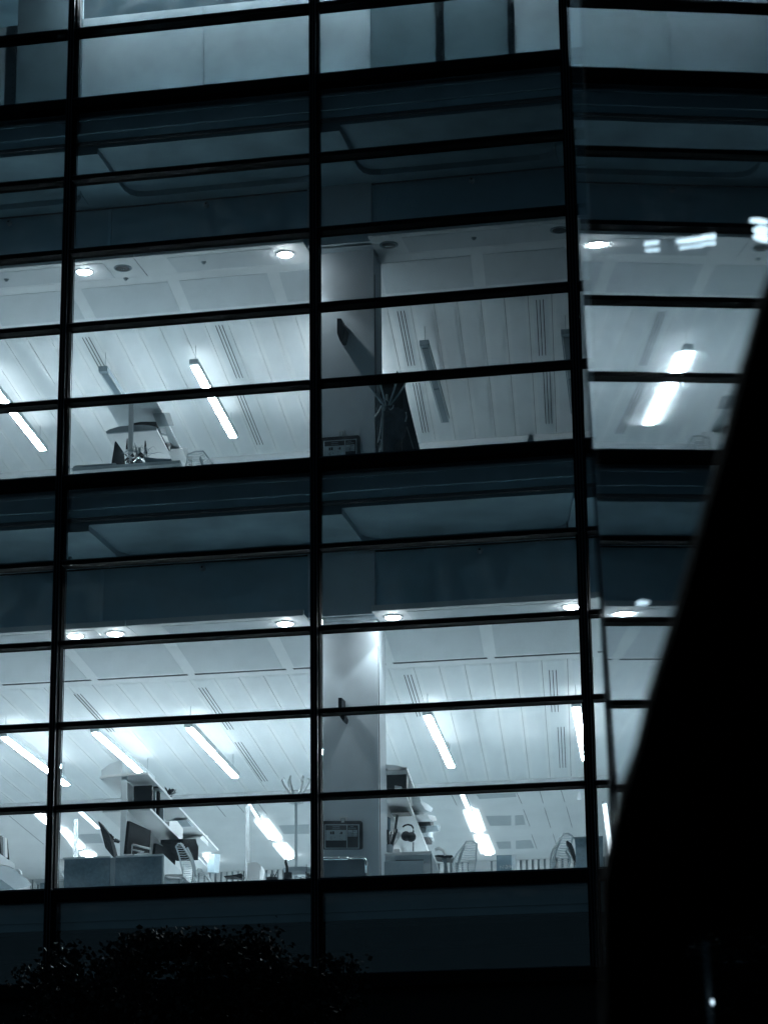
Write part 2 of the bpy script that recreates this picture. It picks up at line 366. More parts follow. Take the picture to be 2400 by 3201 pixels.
# ------------------------------------------------------------------ lamps
M['lensup'] = mat('lens upper', (.9, .9, .9), .5, emit=LC, es=135)
M['lensdim'] = mat('dimmed lens', (.9, .9, .9), .5, emit=LC, es=1)
M['upbeam'] = mat('strong uplight', (.9, .9, .9), .5, emit=LC, es=11)
def pendant(P, L, lit, label, group, dim=False):
    t = thing('pendant_light', label, 'pendant light', P, group)
    mb = MB().box((P.x, P.y, P.z), (P.x+.125, P.y+L, P.z+.075), sk=-.09)
    mb.build('housing', 'pale' if lit else 'grey', t)
    hl = L*.53
    for (a, b) in ((.10, hl-.03), (hl+.03, L-.08)):
        MB().box((P.x+.018-.09*a, P.y+a, P.z-.012), (P.x+.107-.09*a, P.y+b, P.z-.001), sk=-.09).build('lens', ('lensdim' if dim else 'lensup' if P.z > 12 else 'lens') if lit else 'offlens', t)
    if lit:
        MB().box((P.x+.02-.02, P.y+.25, P.z+.077), (P.x+.10-.02, P.y+L-.25, P.z+.083), sk=-.09).build('uplight', 'upbeam' if dim else 'uplens', t)
    else:
        tr = MB()
        for xx in (.008, .112): tr.box((P.x+xx, P.y+.08, P.z-.014), (P.x+xx+.008, P.y+L-.05, P.z-.001), sk=-.09)
        tr.build('trim', 'white', t)
    zc = ZC[0] if P.z < ZC[0] else ZC[1]
    for f in (.15, L-.25):
        MB().tube([(P.x+.06-.09*f, P.y+f, P.z+.075), (P.x+.06-.09*f, P.y+f, zc-.005)], .0035, 5).build('wire', 'grey', t)
G = 'linear pendant lights over the desks'
for (px, py, lab) in ((-5, 2303, 'lit lower-floor pendant light at the left edge of the photo'), (282, 2289, 'lit lower-floor pendant light above the shelf with the folded card'),
                      (575, 2274, 'lit lower-floor pendant light in the middle of the wide left window'), (1320, 2236, 'lit lower-floor pendant light just right of the column'),
                      (1785, 2209, 'lit lower-floor pendant light cut by the right mullion')):
    pendant(atz(px, py, 8.5), 3.9, True, lab, G)
for (px, py, lit, lab) in ((-55, 1186, True, 'lit upper-floor pendant light at the left edge of the photo'), (308, 1161, False, 'unlit upper-floor pendant light above the curved shelf'),
                      (591, 1139, True, 'lit upper-floor pendant light in the left wide window'), (1311, 1080, False, 'unlit upper-floor pendant light right of the hung coats'),
                      (1753, 1046, False, 'unlit upper-floor pendant light cut by the right mullion')):
    z = 11.65+E0; P = atz(px, py, z); pendant(P, 3.3, lit, lab, G)

pendant(Vector((2.25, 4.4, 11.65+E0)), 3.9, True, 'added upper-floor pendant light almost hidden behind the column', G, True)  # added lamp, for the light spilling over the ceilings beside the column

def troffer(quad, label, z):
    a, b, c_, d_ = [atz(*q, z) for q in quad]      # front-left, front-right, back-right, back-left
    t = thing('ceiling_light', label, 'ceiling light', a, 'recessed ceiling lights at the back of the lower office')
    MB().prism([a, b, c_, d_], (0, 0, .05)).build('diffuser', 'lens3', t)
    def mixp(p, q, f): return p+(q-p)*f
    MB().prism([mixp(a, b, .32)-Vector((0, 0, .012)), mixp(a, b, .72)-Vector((0, 0, .012)), mixp(d_, c_, .72)-Vector((0, 0, .012)), mixp(d_, c_, .32)-Vector((0, 0, .012))], (0, 0, .011)).build('lens', 'lens2', t)
zt_ = ZC[0]-.052
troffer([c7(130, 1080), c7(265, 1075), c7(325, 1240), c7(195, 1250)], 'wide recessed ceiling light behind the pendant, right of the column, upper of two', zt_)
troffer([c7(220, 1295), c7(350, 1295), c7(410, 1440), c7(280, 1440)], 'wide recessed ceiling light above the room sign, lower of two', zt_)
troffer([e1(370, 620), e1(690, 610), e1(990, 1000), e1(680, 1010)], 'wide recessed ceiling light left of the coat stand, upper of two', zt_)
troffer([e1(780, 1150), e1(1080, 1130), e1(1290, 1360), e1(1030, 1450)], 'wide recessed ceiling light behind the coat stand pole, lower of two', zt_)
troffer([e2(20, 500), e2(150, 500), e2(455, 790), e2(250, 795)], 'wide recessed ceiling light at the left above the fabric desk screen', zt_)
troffer([e2(345, 890), e2(590, 885), e2(640, 925), e2(380, 925)], 'small sliver of ceiling light just above the fabric desk screen', zt_)
troffer([d5(730, 870), d5(880, 850), d5(885, 1000), d5(860, 1030)], 'small far ceiling light behind the long shelf', zt_)
troffer([d6(690, 430), d6(940, 400), d6(1120, 620), d6(950, 680)], 'far ceiling light beside the left mullion on the lower floor', zt_)
def strip(quad, label, z):
    a, b, c_, d_ = [atz(*q, z) for q in quad]
    t = thing('strip_light', label, 'strip light', a, 'strip lights at the back of the lower office')
    MB().prism([a, b, c_, d_], (0, 0, .04)).build('housing', 'pale', t)
    MB().prism([p-Vector((0, 0, .008)) for p in (a.lerp(b, .1), a.lerp(b, .9), d_.lerp(c_, .9), d_.lerp(c_, .1))], (0, 0, .007)).build('lens', 'lens3b', t)
M['lens3b'] = mat('strip lens', (.9, .9, .9), .5, emit=LC, es=1.3)
zp = ZC[0]-.25
strip([c7(95, 915), c7(145, 915), c7(210, 1078), c7(165, 1078)], 'strip light joining the wide ceiling light right of the column', zp)
strip([e1(225, 225), e1(300, 225), e1(540, 605), e1(460, 610)], 'strip light left of the coat stand', zp)
strip([e2(325, 200), e2(415, 195), e2(700, 465), e2(625, 475)], 'strip light left of the tilted dark monitor', zp)
strip([(1881, 2515), (1897, 2512), (1925, 2700), (1905, 2700)], 'strip light in the narrow window right of the last mullion', zp)

GD = 'round downlights in the window ceiling tray'
def downlight(x, y, zc, lit, label, mini=False):
    t = thing('downlight', label, 'downlight', (x, y, zc), GD)
    r = .098
    MB().lathe((x, y, zc-.012), [(r+.018, .0115), (r+.018, .004), (r+.004, 0), (r-.004, .006), (r-.010, .0115)], 28).build('trim_ring', 'white' if lit else 'grey', t)
    MB().lathe((x, y, zc-.0125), [(r-.012, 0), (r-.012, .0015)], 28).build('aperture', 'dark', t)
    if lit:
        MB().lathe((x, y, zc-.030), [(.001, -.008), (.05, -.003), (.082, .008), (.088, .0165)], 20).build('lamp', 'spot', t)
        ld = bpy.data.lights.new('downlight_beam', 'SPOT'); ld.energy = 18 if zc < 10 else 22; ld.color = LC; ld.spot_size = math.radians(100); ld.spot_blend = .22; ld.shadow_soft_size = .04
        lo_ = bpy.data.objects.new('beam', ld); C.objects.link(lo_); lo_.parent = t; lo_.location = (0, 0, -.05)
    else:
        for q in (-.03, 0, .03):
            MB().lathe((x+q, y, zc-.0225), [(.010, 0), (.010, .009)], 8).build('reflector', 'reflector', t)
for (x, lo, hi, who) in ((-.41, True, True, 'leftmost of three in the wide left window'), (.097, True, False, 'second of three in the wide left window'), (2.212, True, True, 'beside the middle mullion in the wide left window'),
                    (3.529, True, False, 'nearest the column in the right window'), (5.659, True, False, 'nearest the right mullion in the right window'), (6.5, True, True, 'just beyond the right mullion'), (-2.9, True, True, 'in the left bay')):
    downlight(x, 2.10, ZC[0]-.001, lo, 'lit lower-floor downlight ' + who)
    if x not in (6.5,):
        downlight(x, 2.10, ZC[1]-.001, hi, ('lit' if hi else 'unlit') + ' upper-floor downlight ' + who)
def sprinkler(x, y, z, label, wallm=True):
    t = thing('sprinkler', label, 'sprinkler', (x, y, z), 'small sprinkler heads')
    if wallm:
        MB().ball((x, y-.03, z), .038, 8).build('cover', 'pale', t); MB().ball((x, y-.062, z+.008), .014, 6).build('bulb', 'dark', t)
    else:
        MB().lathe((x, y, z-.03), [(.012, 0), (.022, .006), (.014, .014), (.034, .022), (.034, .0285)], 14).build('cover', 'grey', t)
for (x, z, l) in ((1.209, 0, 'wide left window'), (-1.405, 0, 'far left window'), (4.604, 0, 'right window')):
    sprinkler(x, 2.04, 7.945+E0, 'small round sprinkler on the dark lower bulkhead in the ' + l); sprinkler(x, 2.04, 7.945+E0+H, 'small round sprinkler on the dark upper bulkhead in the ' + l)
for (x, y, l) in ((1.148, 2.131, 'in the ceiling tray of the wide left window'), (.032, 2.445, 'under the unlit downlight of the left window'), (-1.462, 2.136, 'in the ceiling tray of the far left window'), (4.596, 2.114, 'in the ceiling tray of the right window')):
    sprinkler(x, y, ZC[1]-.003, 'small upper-floor sprinkler ' + l, False)

for i_, x in enumerate((-4, .5, 1.9, 3.4, 5.0, 7.5)):  # lamps added to make the frosted boards glow from behind
    t = thing('ceiling_light', ('first', 'second', 'third', 'fourth', 'fifth', 'sixth')[i_]+' added lamp from the left, lighting the frosted boards of the top storey', 'ceiling light', (x, .8, 16.8), 'added lights of the top storey')
    MB().box((x-.6, .65, 16.80), (x+.6, .95, 16.86)).build('housing', 'pale', t); MB().box((x-.58, .67, 16.79), (x+.58, .93, 16.799)).build('lens', 'lens4', t)
# ------------------------------------------------------------------ furniture builders
def chair(top_px, base_z, ztop, rot, label, w_=.46):
    P = atz(*top_px, ztop); P = Vector((P.x, P.y, base_z)); hgt = ztop-base_z
    t = thing('office_chair', label, 'office chair', P, 'ribbed-back office chairs')
    cr_, sr_ = math.cos(rot), math.sin(rot)
    def L(x, y, z): return Vector((P.x+x*cr_-y*sr_, P.y+x*sr_+y*cr_, P.z+z))
    lv = []
    n = 22
    for i in range(n+1):                                    # ribs bow backwards
        f = i/n; z = .52+f*(hgt-.54); hw = (.17+.07*math.sin(math.pi*min(1, f*1.25)*.8))*(1-.45*max(0, f-.7)/.3)
        lv.append((z, hw, .03+.07*math.sin(math.pi*f)-.10*f))
    rb = MB()
    for z, hw, yb in lv:
        rb.tube([L(-hw, yb-.02, z+.012), L(-hw*.5, yb+.03, z), L(0, yb+.045, z-.004), L(hw*.5, yb+.03, z), L(hw, yb-.02, z+.012)], .0042, 5)
    rb.build('ribbed_back', 'pale', t)
    fr = MB()
    fr.tube([L(-a[1], a[2]-.02, a[0]) for a in lv]+[L(0, lv[-1][2]-.02, hgt)]+[L(a[1], a[2]-.02, a[0]) for a in lv[::-1]], .010, 6)
    fr.tube([L(0, .02, .46)]+[L(0, a[2]+.07, a[0]) for a in lv[::3]], .018, 6)
    fr.build('back_frame', 'pale', t)
    MB().lathe(L(0, -.2, .43), [(.20, 0), (.24, .02), (.24, .06), (.21, .08)], 18).build('seat', 'mid', t)
    bs = MB().tube([L(0, -.2, .1), L(0, -.2, .43)], .025, 8)
    for k in range(5):
        a = k*2*math.pi/5; bs.tube([L(0, -.2, .11), L(.28*math.cos(a), -.2+.28*math.sin(a), .055)], [.022, .014], 6); bs.ball(L(.28*math.cos(a), -.2+.28*math.sin(a), .03), .03, 6)
    bs.build('base', 'white', t)
    for s in (-1, 1):
        MB().tube([L(s*.22, -.12, .45), L(s*.27, -.12, .66), L(s*.27, -.28, .67)], .014, 6).build('armrest', 'white', t)
    return t
def monitor(P_top_l, P_top_r, P_bot_r, P_bot_l, thick, label, m='black'):
    t = thing('monitor', label, 'monitor', P_bot_l, 'dark computer monitors')
    MB().prism([P_top_l, P_top_r, P_bot_r, P_bot_l], Vector(thick)).build('screen', m, t)
    c = (P_top_l+P_bot_r)/2; v = Vector(thick)*1.2; fz = FL[0]+.62 if c.z < 9 else FL[1]+.62
    MB().tube([c+v, c+v*1.8-Vector((0, 0, .05)), Vector((c.x+v.x*1.8, c.y+v.y*1.8, fz))], .018, 6).build('stand', 'grey', t)
    return t
def book_row(name, P, n, dirv, hmin, hmax, wv, label, mats, group=None, k0=0):
    """each book a thing of its own, standing in a row"""
    p = Vector(P); rnd = random.Random(int(P[0]*100)+k0)
    for i in range(n):
        th = rnd.uniform(.02, .05); h = rnd.uniform(hmin, hmax)
        b = MB().prism([p, p+Vector(dirv)*th, p+Vector(dirv)*th+Vector((0, 0, h)), p+Vector((0, 0, h))], wv).build(name, rnd.choice(mats))
        tag(b, label, name.replace('_', ' '), group); p = p+Vector(dirv)*(th+.004)

# ---- lower floor, wide left window
B0 = Vector((0, 0, 0))
ds = thing('desk_screen', 'grey-blue fabric desk screen with pale top rail behind the sill of the wide left window', 'desk screen', at(203, 2760, 2.4))
F = FL[0]
def fit(cr, pts, Y, bottom=None):
    o = [at(*cr(x, y), Y) for x, y in pts]
    if bottom is not None: o = [Vector((p.x, p.y, bottom)) if i in bottom_idx else p for i, p in enumerate(o)]
    return o
def panel(cr, tl, tr, Y, zb, th, name, m, parent):
    a, b = at(*cr(*tl), Y), at(*cr(*tr), Y)
    return MB().prism([a, b, Vector((b.x, b.y, zb)), Vector((a.x, a.y, zb))], DEP*th).build(name, m, parent)
panel(e2, (110, 962), (848, 940), 2.4, F+.15, .05, 'fabric_panel', 'mid', ds)
panel(e2, (938, 935), (1690, 905), 2.4, F+.15, .05, 'fabric_panel', 'mid', ds)
panel(e2, (855, 945), (932, 942), 2.42, F, .06, 'post', 'grey', ds)
a, b = at(*e2(85, 945), 2.38), at(*e2(848, 918), 2.38)
MB().prism([a, b, b-Vector((0, 0, .018)), a-Vector((0, 0, .018))], DEP*.09).build('top_rail', 'pale', ds)
a, b = at(*e2(945, 915), 2.38), at(*e2(1705, 880), 2.38)
MB().prism([a, b, b-Vector((0, 0, .02)), a-Vector((0, 0, .02))], DEP*.09).build('top_rail', 'pale', ds)
e = at(507, 2674, 2.4)
MB().prism([e, e+Vector((.022, 0, 0)), Vector((e.x+.022, e.y, F)), Vector((e.x, e.y, F))], DEP*1.6).build('side_panel', 'pale', ds)
# bench desk with shelving above, running back into the room
sh = thing('shelf_unit', 'pale double shelf on a tall post running back from the wide left lower window', 'shelf unit', at(386, 2700, 3.0))
p0, p1 = at(377, 2560, 2.98), at(395, 2560, 2.98)
MB().prism([Vector((p0.x, p0.y, F)), Vector((p1.x, p1.y, F)), Vector((p1.x, p1.y, at(386, 2428, 3).z)), Vector((p0.x, p0.y, at(386, 2428, 3).z))], DEP*.06).build('post', 'pale', sh)
zs1 = at(386, 2428, 3).z
q0, q1 = at(300, 2438, 3.0), at(462, 2424, 3.0)
fr = [at(*d4(60, 305), 3.05), at(*d4(200, 262), 3.0), at(*d4(420, 240), 2.96), at(*d4(650, 235), 2.94), at(*d4(840, 235), 2.94)]
fr = [Vector((p.x, p.y, zs1)) for p in fr]
back = [p+DEP*6.2 for p in fr[::-1]]
MB().prism(fr+back, (0, 0, .028)).build('top_shelf', 'white', sh)
a0 = at(470, 2533, 3.3); a1 = Vector((a0.x-.62, a0.y, a0.z))
MB().prism([a1, a0, a0+Vector((0, 0, .03)), a1+Vector((0, 0, .03))], DEP*4.9).build('lower_shelf', 'white', sh)
bp = at(390, 2560, 3.2)
MB().prism([Vector((bp.x, bp.y, F+.6)), Vector((bp.x+.02, bp.y, F+.6)), Vector((bp.x+.02, bp.y, zs1-.02)), Vector((bp.x, bp.y, zs1-.02))], DEP*5.9).build('spine_panel', 'white', sh)
dk = thing('desk', 'long white bench desk below the double shelf on the lower floor', 'desk', at(386, 2760, 3.0))
d0 = Vector((bp.x-.9, 2.5, F+.70))
MB().box((bp.x-.9, 2.5, F+.70), (bp.x+.95, 9, F+.73), sk=SKX).build('top', 'white', dk)
for xx in (bp.x-.85, bp.x+.88):
    for yy in (2.6, 5.6, 8.8): MB().box((xx+SKX*(yy-2.5), yy, F), (xx+.05+SKX*(yy-2.5), yy+.05, F+.699)).build('leg', 'grey', dk)
# monitors hung on the spine
P0 = at(*c4(1105, 1015), 3.6)
P0 = Vector((bp.x+.20, 3.35, 0))
m1 = [side(*c4(x, y), P0) for x, y in ((1120, 1015), (1304, 1098), (1292, 1300), (1092, 1300))]
monitor(*m1, (-.035, 0, 0), 'dark monitor behind the looped white tray on the lower left desk')
m2 = [side(*c4(x, y), P0) for x, y in ((1350, 1208), (1528, 1285), (1510, 1410), (1338, 1300))]
monitor(*m2, (-.035, 0, 0), 'dark monitor right of the white tray, half hidden by the fabric desk screen')
md = cut(e2, [(655, 355), (680, 360), (770, 480), (830, 570), (850, 640), (905, 860), (915, 935), (890, 925), (770, 780), (715, 560), (690, 470)], 2.9, .30)
t = thing('monitor', 'dark tilted monitor seen edge-on above the gap in the fabric desk screen', 'monitor', at(*e2(900, 930), 2.9), 'dark computer monitors'); md.build('screen', 'dark', t)
cb = MB().tube([at(*e2(x, y), 3.0) for x, y in ((825, 570), (865, 570), (880, 600), (895, 640), (930, 660))], .012, 6)
cb.tube([at(*e2(x, y), 3.0) for x, y in ((900, 600), (905, 615), (900, 640), (885, 635), (880, 605), (900, 600))], .008, 6)
cb.tube([at(*e2(x, y), 3.0) for x, y in ((930, 660), (1000, 690))], [.03, .02], 6); cb.build('monitor_arm', 'dark', t)
tr = MB().tube([at(*e2(x, y), 2.52) for x, y in ((1185, 885), (1200, 750), (1225, 735), (1500, 800), (1510, 800))], .014, 6)
tr.tube([at(*e2(x, y), 2.50) for x, y in ((1110, 795), (1400, 850), (1290, 880), (1475, 880))], .009, 6)
tag(tr.build('wire_tray', 'white'), 'white looped wire tray in front of the left dark monitor', 'wire tray')
# things on the shelves
ca = cut(d4, [(85, 300), (85, 150), (200, 60), (380, -10), (420, 0), (420, 235), (200, 265), (100, 300)], 3.1, .02)
tag(ca.build('folded_card', 'pale'), 'pale folded card standing at the left end of the top shelf', 'card')
tag(cut(d4, [(450, 238), (450, 205), (545, 205), (545, 238)], 3.2, .2).build('paper_stack', 'grey'), 'low grey paper stack on the top shelf right of the post', 'paper stack')
tag(cut(d4, [(690, 235), (720, 180), (770, 165), (830, 220), (830, 235)], 3.3, .15).build('crumpled_bag', 'pale'), 'small crumpled bag on the front corner of the top shelf', 'bag')
def on_edge(cr, pts, P, thick, name, m, label, cat, group=None):
    o = MB().prism([side(*cr(x, y), P) for x, y in pts], (-thick, 0, 0)).build(name, m); return tag(o, label, cat, group)
PE = Vector((fr[-1].x-.02, fr[-1].y, 0))
on_edge(d4, [(880, 285), (920, 285), (985, 355), (1000, 380), (1055, 430), (1020, 440), (960, 370)], PE, .2, 'box_file', 'dark', 'dark flat box lying along the edge of the top shelf', 'box file')
on_edge(d4, [(1040, 485), (1095, 482), (1105, 505), (1060, 505)], PE, .15, 'small_box', 'grey', 'small grey box on the top shelf behind the dark flat box', 'box')
pt = MB(); rnd = random.Random(3); cpt = side(*d4(1200, 560), PE)
for i in range(26):
    d = Vector((rnd.uniform(-1, 1), rnd.uniform(-.6, .6), rnd.uniform(-.2, 1))).normalized(); q = cpt+d*rnd.uniform(.03, .11)
    s_ = d.cross(Vector((0, 0, 1))); s_ = s_.normalized()*.018; pt.prism([cpt+d*.01, q-s_, q+d*.03, q+s_], (.002, .002, .002))
tag(pt.build('shelf_plant', 'dark'), 'small dark spiky plant on the top shelf above the transom', 'plant')
PL = Vector((a0.x-.02, a0.y, 0)); PC2 = Vector((a0.x+.14, a0.y, 0))
for i, (pts, m_, lab) in enumerate(((((470, 560), (530, 640), (530, 500), (470, 440)), 'dark', 'dark binder on the lower shelf, first from the post'),)):
    pass
x_ = a0.copy()
for i, (h, m_, lab) in enumerate(((.30, 'dark', 'dark binder first in the row on the lower shelf'), (.28, 'grey', 'grey binder second in the row on the lower shelf'), (.31, 'black', 'thick black binder third in the row on the lower shelf'), (.25, 'grey', 'grey cylinder-like file ending the binder row on the lower shelf'))):
    w0 = (.07, .05, .13, .08)[i]; s0 = x_+DEP*(.12)+Vector((0, 0, .031)); e_ = s0+DEP*w0
    tag(MB().prism([s0, e_, e_+Vector((0, 0, h)), s0+Vector((0, 0, h))], (-.24, 0, 0)).build('binder', m_), lab, 'binder', 'binders on the lower shelf'); x_ = x_+DEP*(w0*2+.12)
on_edge(d5, [(160, 400), (165, 270), (200, 262), (300, 262), (400, 400), (390, 600), (300, 520)], PL, .3, 'toner_box', 'white', 'white rounded box on the lower shelf', 'box')
on_edge(d5, [(125, 330), (180, 320), (265, 430), (262, 470), (215, 470)], Vector((PL.x+.03, 0, 0)), .06, 'small_figure', 'grey', 'small grey jumble of trinkets in front of the white rounded box', 'trinkets')
on_edge(d5, [(395, 640), (398, 570), (620, 570), (640, 650), (665, 700), (660, 940), (580, 860), (480, 720)], Vector((PL.x+.18, a0.y, 0)), .3, 'black_crate', 'black', 'black crate at the far end of the lower shelf behind the ribbed chair', 'crate')
on_edge(d5, [(455, 238), (490, 238), (585, 355), (540, 355)], PE, .2, 'box_file', 'grey', 'grey flat box lying on the far part of the top shelf', 'box file')
on_edge(d5, [(690, 560), (740, 510), (830, 515), (835, 700)], PE, .3, 'cardboard_box', 'white', 'white box standing at the far end of the top shelf', 'box')
on_edge(d5, [(940, 830), (1040, 835), (1020, 1165), (935, 1140)], Vector((PE.x+.3, 0, 0)), .1, 'window_frame_panel', 'grey2', 'pale framed panel standing at the end of the shelf unit', 'panel')
chair(c5(265, 1455), F, F+1.12, math.radians(-60), 'white ribbed-back chair right of the fabric desk screen in the wide left window')
chair(c5(465, 1720), F, F+1.10, math.radians(-55), 'smaller white ribbed-back chair behind the first one under the long shelf')
chair(d6(1330, 1600), F, F+1.08, math.radians(-60), 'white chair squeezed between the left mullion and the fabric desk screen')
tag(cut(d6, [(1250, 1430), (1400, 1420), (1405, 1500), (1260, 1520)], 3.1, .3).build('desk_edge', 'white'), 'white corner of a desk top left of the fabric desk screen', 'desk')
# posts, far wall slats
for (px, py, w0, Y, lab) in ((768, 2520, 12, 8, 'slim grey partition post in the middle of the wide left lower window'), (918, 2500, 9, 2.62, None), (126, 2560, 9, 12, None)):
    if lab is None: continue
    p = at(px, py, Y); q = at(px+w0, py, Y)
    tag(MB().box((p.x, p.y, F), (q.x, p.y+.05, p.z)).build('partition_post', 'postgrey'), lab, 'post')
p = at(*e2(265, 320), 9); q = at(*e2(320, 320), 9)
tag(MB().box((p.x, p.y, F), (q.x, p.y+.05, p.z)).build('partition_post', 'postgrey'), 'slim grey partition post left of the tilted monitor', 'post')
# coat stand, lower floor
def coat_stand(P, base, h, s, label):
    t = thing('coat_stand', label, 'coat stand', (P.x, P.y, base))
    MB().tube([(P.x, P.y, base+.03), (P.x, P.y, base+h-.12)], .017, 8).build('pole', 'pale', t)
    MB().lathe((P.x, P.y, base), [(.20, 0), (.20, .02), (.02, .05)], 20).build('base', 'pale', t)
    for k in range(6):
        a = k*math.pi/3+.3; c_, s_ = math.cos(a), math.sin(a)
        MB().tube([(P.x+c_*r*s, P.y+s_*r*s, base+h+z*s) for r, z in ((.01, -.20), (.05, -.15), (.10, -.08), (.15, .0), (.165, .05), (.15, .075), (.135, .06))], [.012, .013, .013, .012, .011, .010, .007], 6).build('hook', 'clearp' if s > 1.2 else 'white', t)
        MB().tube([(P.x+c_*r*s, P.y+s_*r*s, base+h+z*s) for r, z in ((.01, -.20), (.05, -.235), (.085, -.225), (.09, -.20))], .008, 5).build('hook', 'clearp' if s > 1.2 else 'white', t)
    return t
cs = at(925, 2452, 2.6); coat_stand(cs, F, cs.z-F, 1.0, 'white coat stand with curled hooks near the middle mullion, lower floor')
# pots and desk clutter on the window desk
wd = thing('window_desk', 'low desk carrying dark pots behind the sill beside the middle mullion', 'desk', at(860, 2790, 1.9))
zw = at(900, 2764, 1.95).z
MB().box((at(640, 2750, 1.7).x, 1.7, zw-.03), (2.48, 2.35, zw)).build('top', 'white', wd)
for xx in (at(640, 2750, 1.7).x+.05, 2.40): MB().box((xx, 1.75, F), (xx+.04, 2.3, zw-.031)).build('leg', 'grey', wd)
def pot(cr, x0, x1, ytop, Y, label, sprigs, name='plant_pot'):
    a, b = at(*cr(x0, ytop), Y), at(*cr(x1, ytop), Y); r = (b.x-a.x)/2; c_ = (a+b)/2
    t = thing(name, label, 'pot', (c_.x, c_.y, zw), 'dark pots on the window desk')
    MB().lathe((c_.x, c_.y+.03, zw), [(r*.9, 0), (r, (c_.z-zw)*.6), (r, c_.z-zw), (r*.85, c_.z-zw), (r*.8, c_.z-zw-.02)], 18).build('body', 'dark', t)
    mb = MB()
    for pts, rr in sprigs: mb.tube([at(*cr(*p_), Y+.03) for p_ in pts], rr, 6)
    mb.build('contents', 'dark', t)
pot(e1, 628, 862, 1815, 1.95, 'flat dark pot holding small pens, left of three by the sill', [([(740, 1830), (735, 1755)], .006), ([(770, 1830), (780, 1765)], .006), ([(800, 1830), (850, 1750), (868, 1695)], .006), ([(820, 1830), (800, 1745)], .005)])
pot(e1, 1002, 1180, 1715, 1.95, 'dark pot with one tall dark cactus, middle of three by the sill', [([(1090, 1715), (1085, 1600), (1060, 1500), (1055, 1440)], [.02, .017, .017, .008])])
pot(e1, 1475, 1600, 1735, 1.95, 'dark pot with thin twig against the middle mullion, right of three', [([(1500, 1740), (1490, 1700)], .006), ([(1510, 1740), (1505, 1540)], .003)])
tag(cut(e1, [(225, 1500), (430, 1495), (520, 1560), (520, 1640), (500, 1700), (495, 1860), (230, 1880)], 4.5, .4).build('wrapped_parcel', 'white'), 'pale lumpy wrapped parcel right of the partition post', 'parcel')
tag(cut(d5, [(1100, 1215), (1320, 1185), (1400, 1165), (1430, 1190), (1410, 1260), (1310, 1225), (1110, 1228)], 3.2, .25).build('model_wing', 'dark'), 'dark wing-shaped model lying left of the partition post', 'model')
tag(MB().lathe(at(*e1(1320, 1790), 2.2), [(.10, 0), (.16, .04), (.18, .08), (.17, .085), (.15, .05)], 20).build('glass_bowl', 'clearp'), 'wide clear bowl between the cactus pot and the twig pot', 'bowl')
# slatted band on the rear wall
sb = thing('slatted_screen', 'pale band of upright slats along the rear wall of the lower office', 'slatted screen', (0, 22, 6))
s1 = at(700, 2700, 21.8).z; mb = MB(); x = -9
zl_t = at(1500, 2668, 21.8).z; zl_b = zl_t-.42
while x < 12: mb.box((x, 21.75, zl_b), (x+.07, 21.8, zl_t)); x += .115
mb.build('slats', 'white', sb)
MB().box((-9, 21.81, zl_b-.05), (12, 21.85, zl_t+.05)).build('backing', 'grey', sb)
MB().box((-9, 21.78, F), (12, 21.80, zl_b-.051)).build('base_panel', 'pale', sb)

# ---- lower floor, column
wb = thing('notice_board', 'dark rounded notice board with printed sheets on the lower column', 'notice board', at(1060, 2610, 1.96))
def rrect(cr, x0, y0, x1, y1, Y, r, n=4):
    pts = []
    for cx_, cy_, a0_ in ((x1-r, y0+r, -90), (x1-r, y1-r, 0), (x0+r, y1-r, 90), (x0+r, y0+r, 180)):
        for k in range(n+1): 
            a_ = math.radians(a0_+90*k/n); pts.append(at(*cr(cx_+r*math.cos(a_), cy_+r*math.sin(a_)), Y))
    return pts
d3 = crop(990, 2540, .12667)
def board(cr, sc_, wb, dark='dark'):
    X = lambda x0, y0, x1, y1, Y, nm, m, r=2, th=.004: MB().prism(rrect(cr, x0, y0, x1, y1, Y, r), (0, th, 0)).build(nm, m, wb)
    X(40, 215, 1125, 912, 2.225, 'frame', dark, 60, .03)
    X(190, 300, 1045, 895, 2.220, 'border', 'pale')
    X(215, 320, 1020, 875, 2.215, 'backing', dark)
    X(225, 440, 725, 695, 2.210, 'sheet', 'print'); X(735, 300, 752, 890, 2.210, 'divider', 'pale')
    mb = MB()
    for (x0, y0, x1, y1) in ((330, 475, 372, 545), (385, 470, 432, 545), (590, 480, 630, 542), (562, 508, 582, 530)): mb.prism(rrect(cr, x0, y0, x1, y1, 2.206, 3), (0, .003, 0))
    rn = random.Random(5)
    for i in range(16):
        x = rn.choice((320, 350, 395, 430, 560, 600)); y = 580+rn.random()*90; mb.prism(rrect(cr, x, y, x+rn.uniform(5, 35), y+7, 2.206, 2), (0, .003, 0))
    mb.build('print', dark, wb)
    mb = MB()
    for (x0, y0, x1, y1) in ((765, 435, 878, 520), (892, 435, 995, 520), (765, 528, 870, 600), (885, 528, 995, 600)): mb.prism(rrect(cr, x0, y0, x1, y1, 2.210, 3), (0, .003, 0))
    mb.build('picture', 'print', wb)
    mb = MB()
    for (x0, y0, x1, y1) in ((775, 490, 865, 512), (900, 450, 965, 485), (775, 540, 865, 592), (895, 535, 930, 595), (950, 550, 985, 590)): mb.prism(rrect(cr, x0, y0, x1, y1, 2.205, 6), (0, .003, 0))
    mb.build('print', 'grey' , wb)
    mb = MB()
    for (x0, y0, x1, y1) in ((385, 352, 565, 366), (385, 402, 572, 412), (825, 345, 905, 360), (775, 385, 970, 402)): mb.prism(rrect(cr, x0, y0, x1, y1, 2.210, 2), (0, .003, 0))
    mb.build('heading_text', 'grey', wb)
board(d3, 1, wb)
ub_map = lambda x, y: (1007+(x-160)*.1218 + (y-215)*.0, 1368+(y-215)*.125 - (x-160)*.0085)
wb2 = thing('notice_board', 'dark rounded notice board with printed sheets on the upper column', 'notice board', at(1060, 1400, 1.96))
board(ub_map, 1, wb2, 'dark')
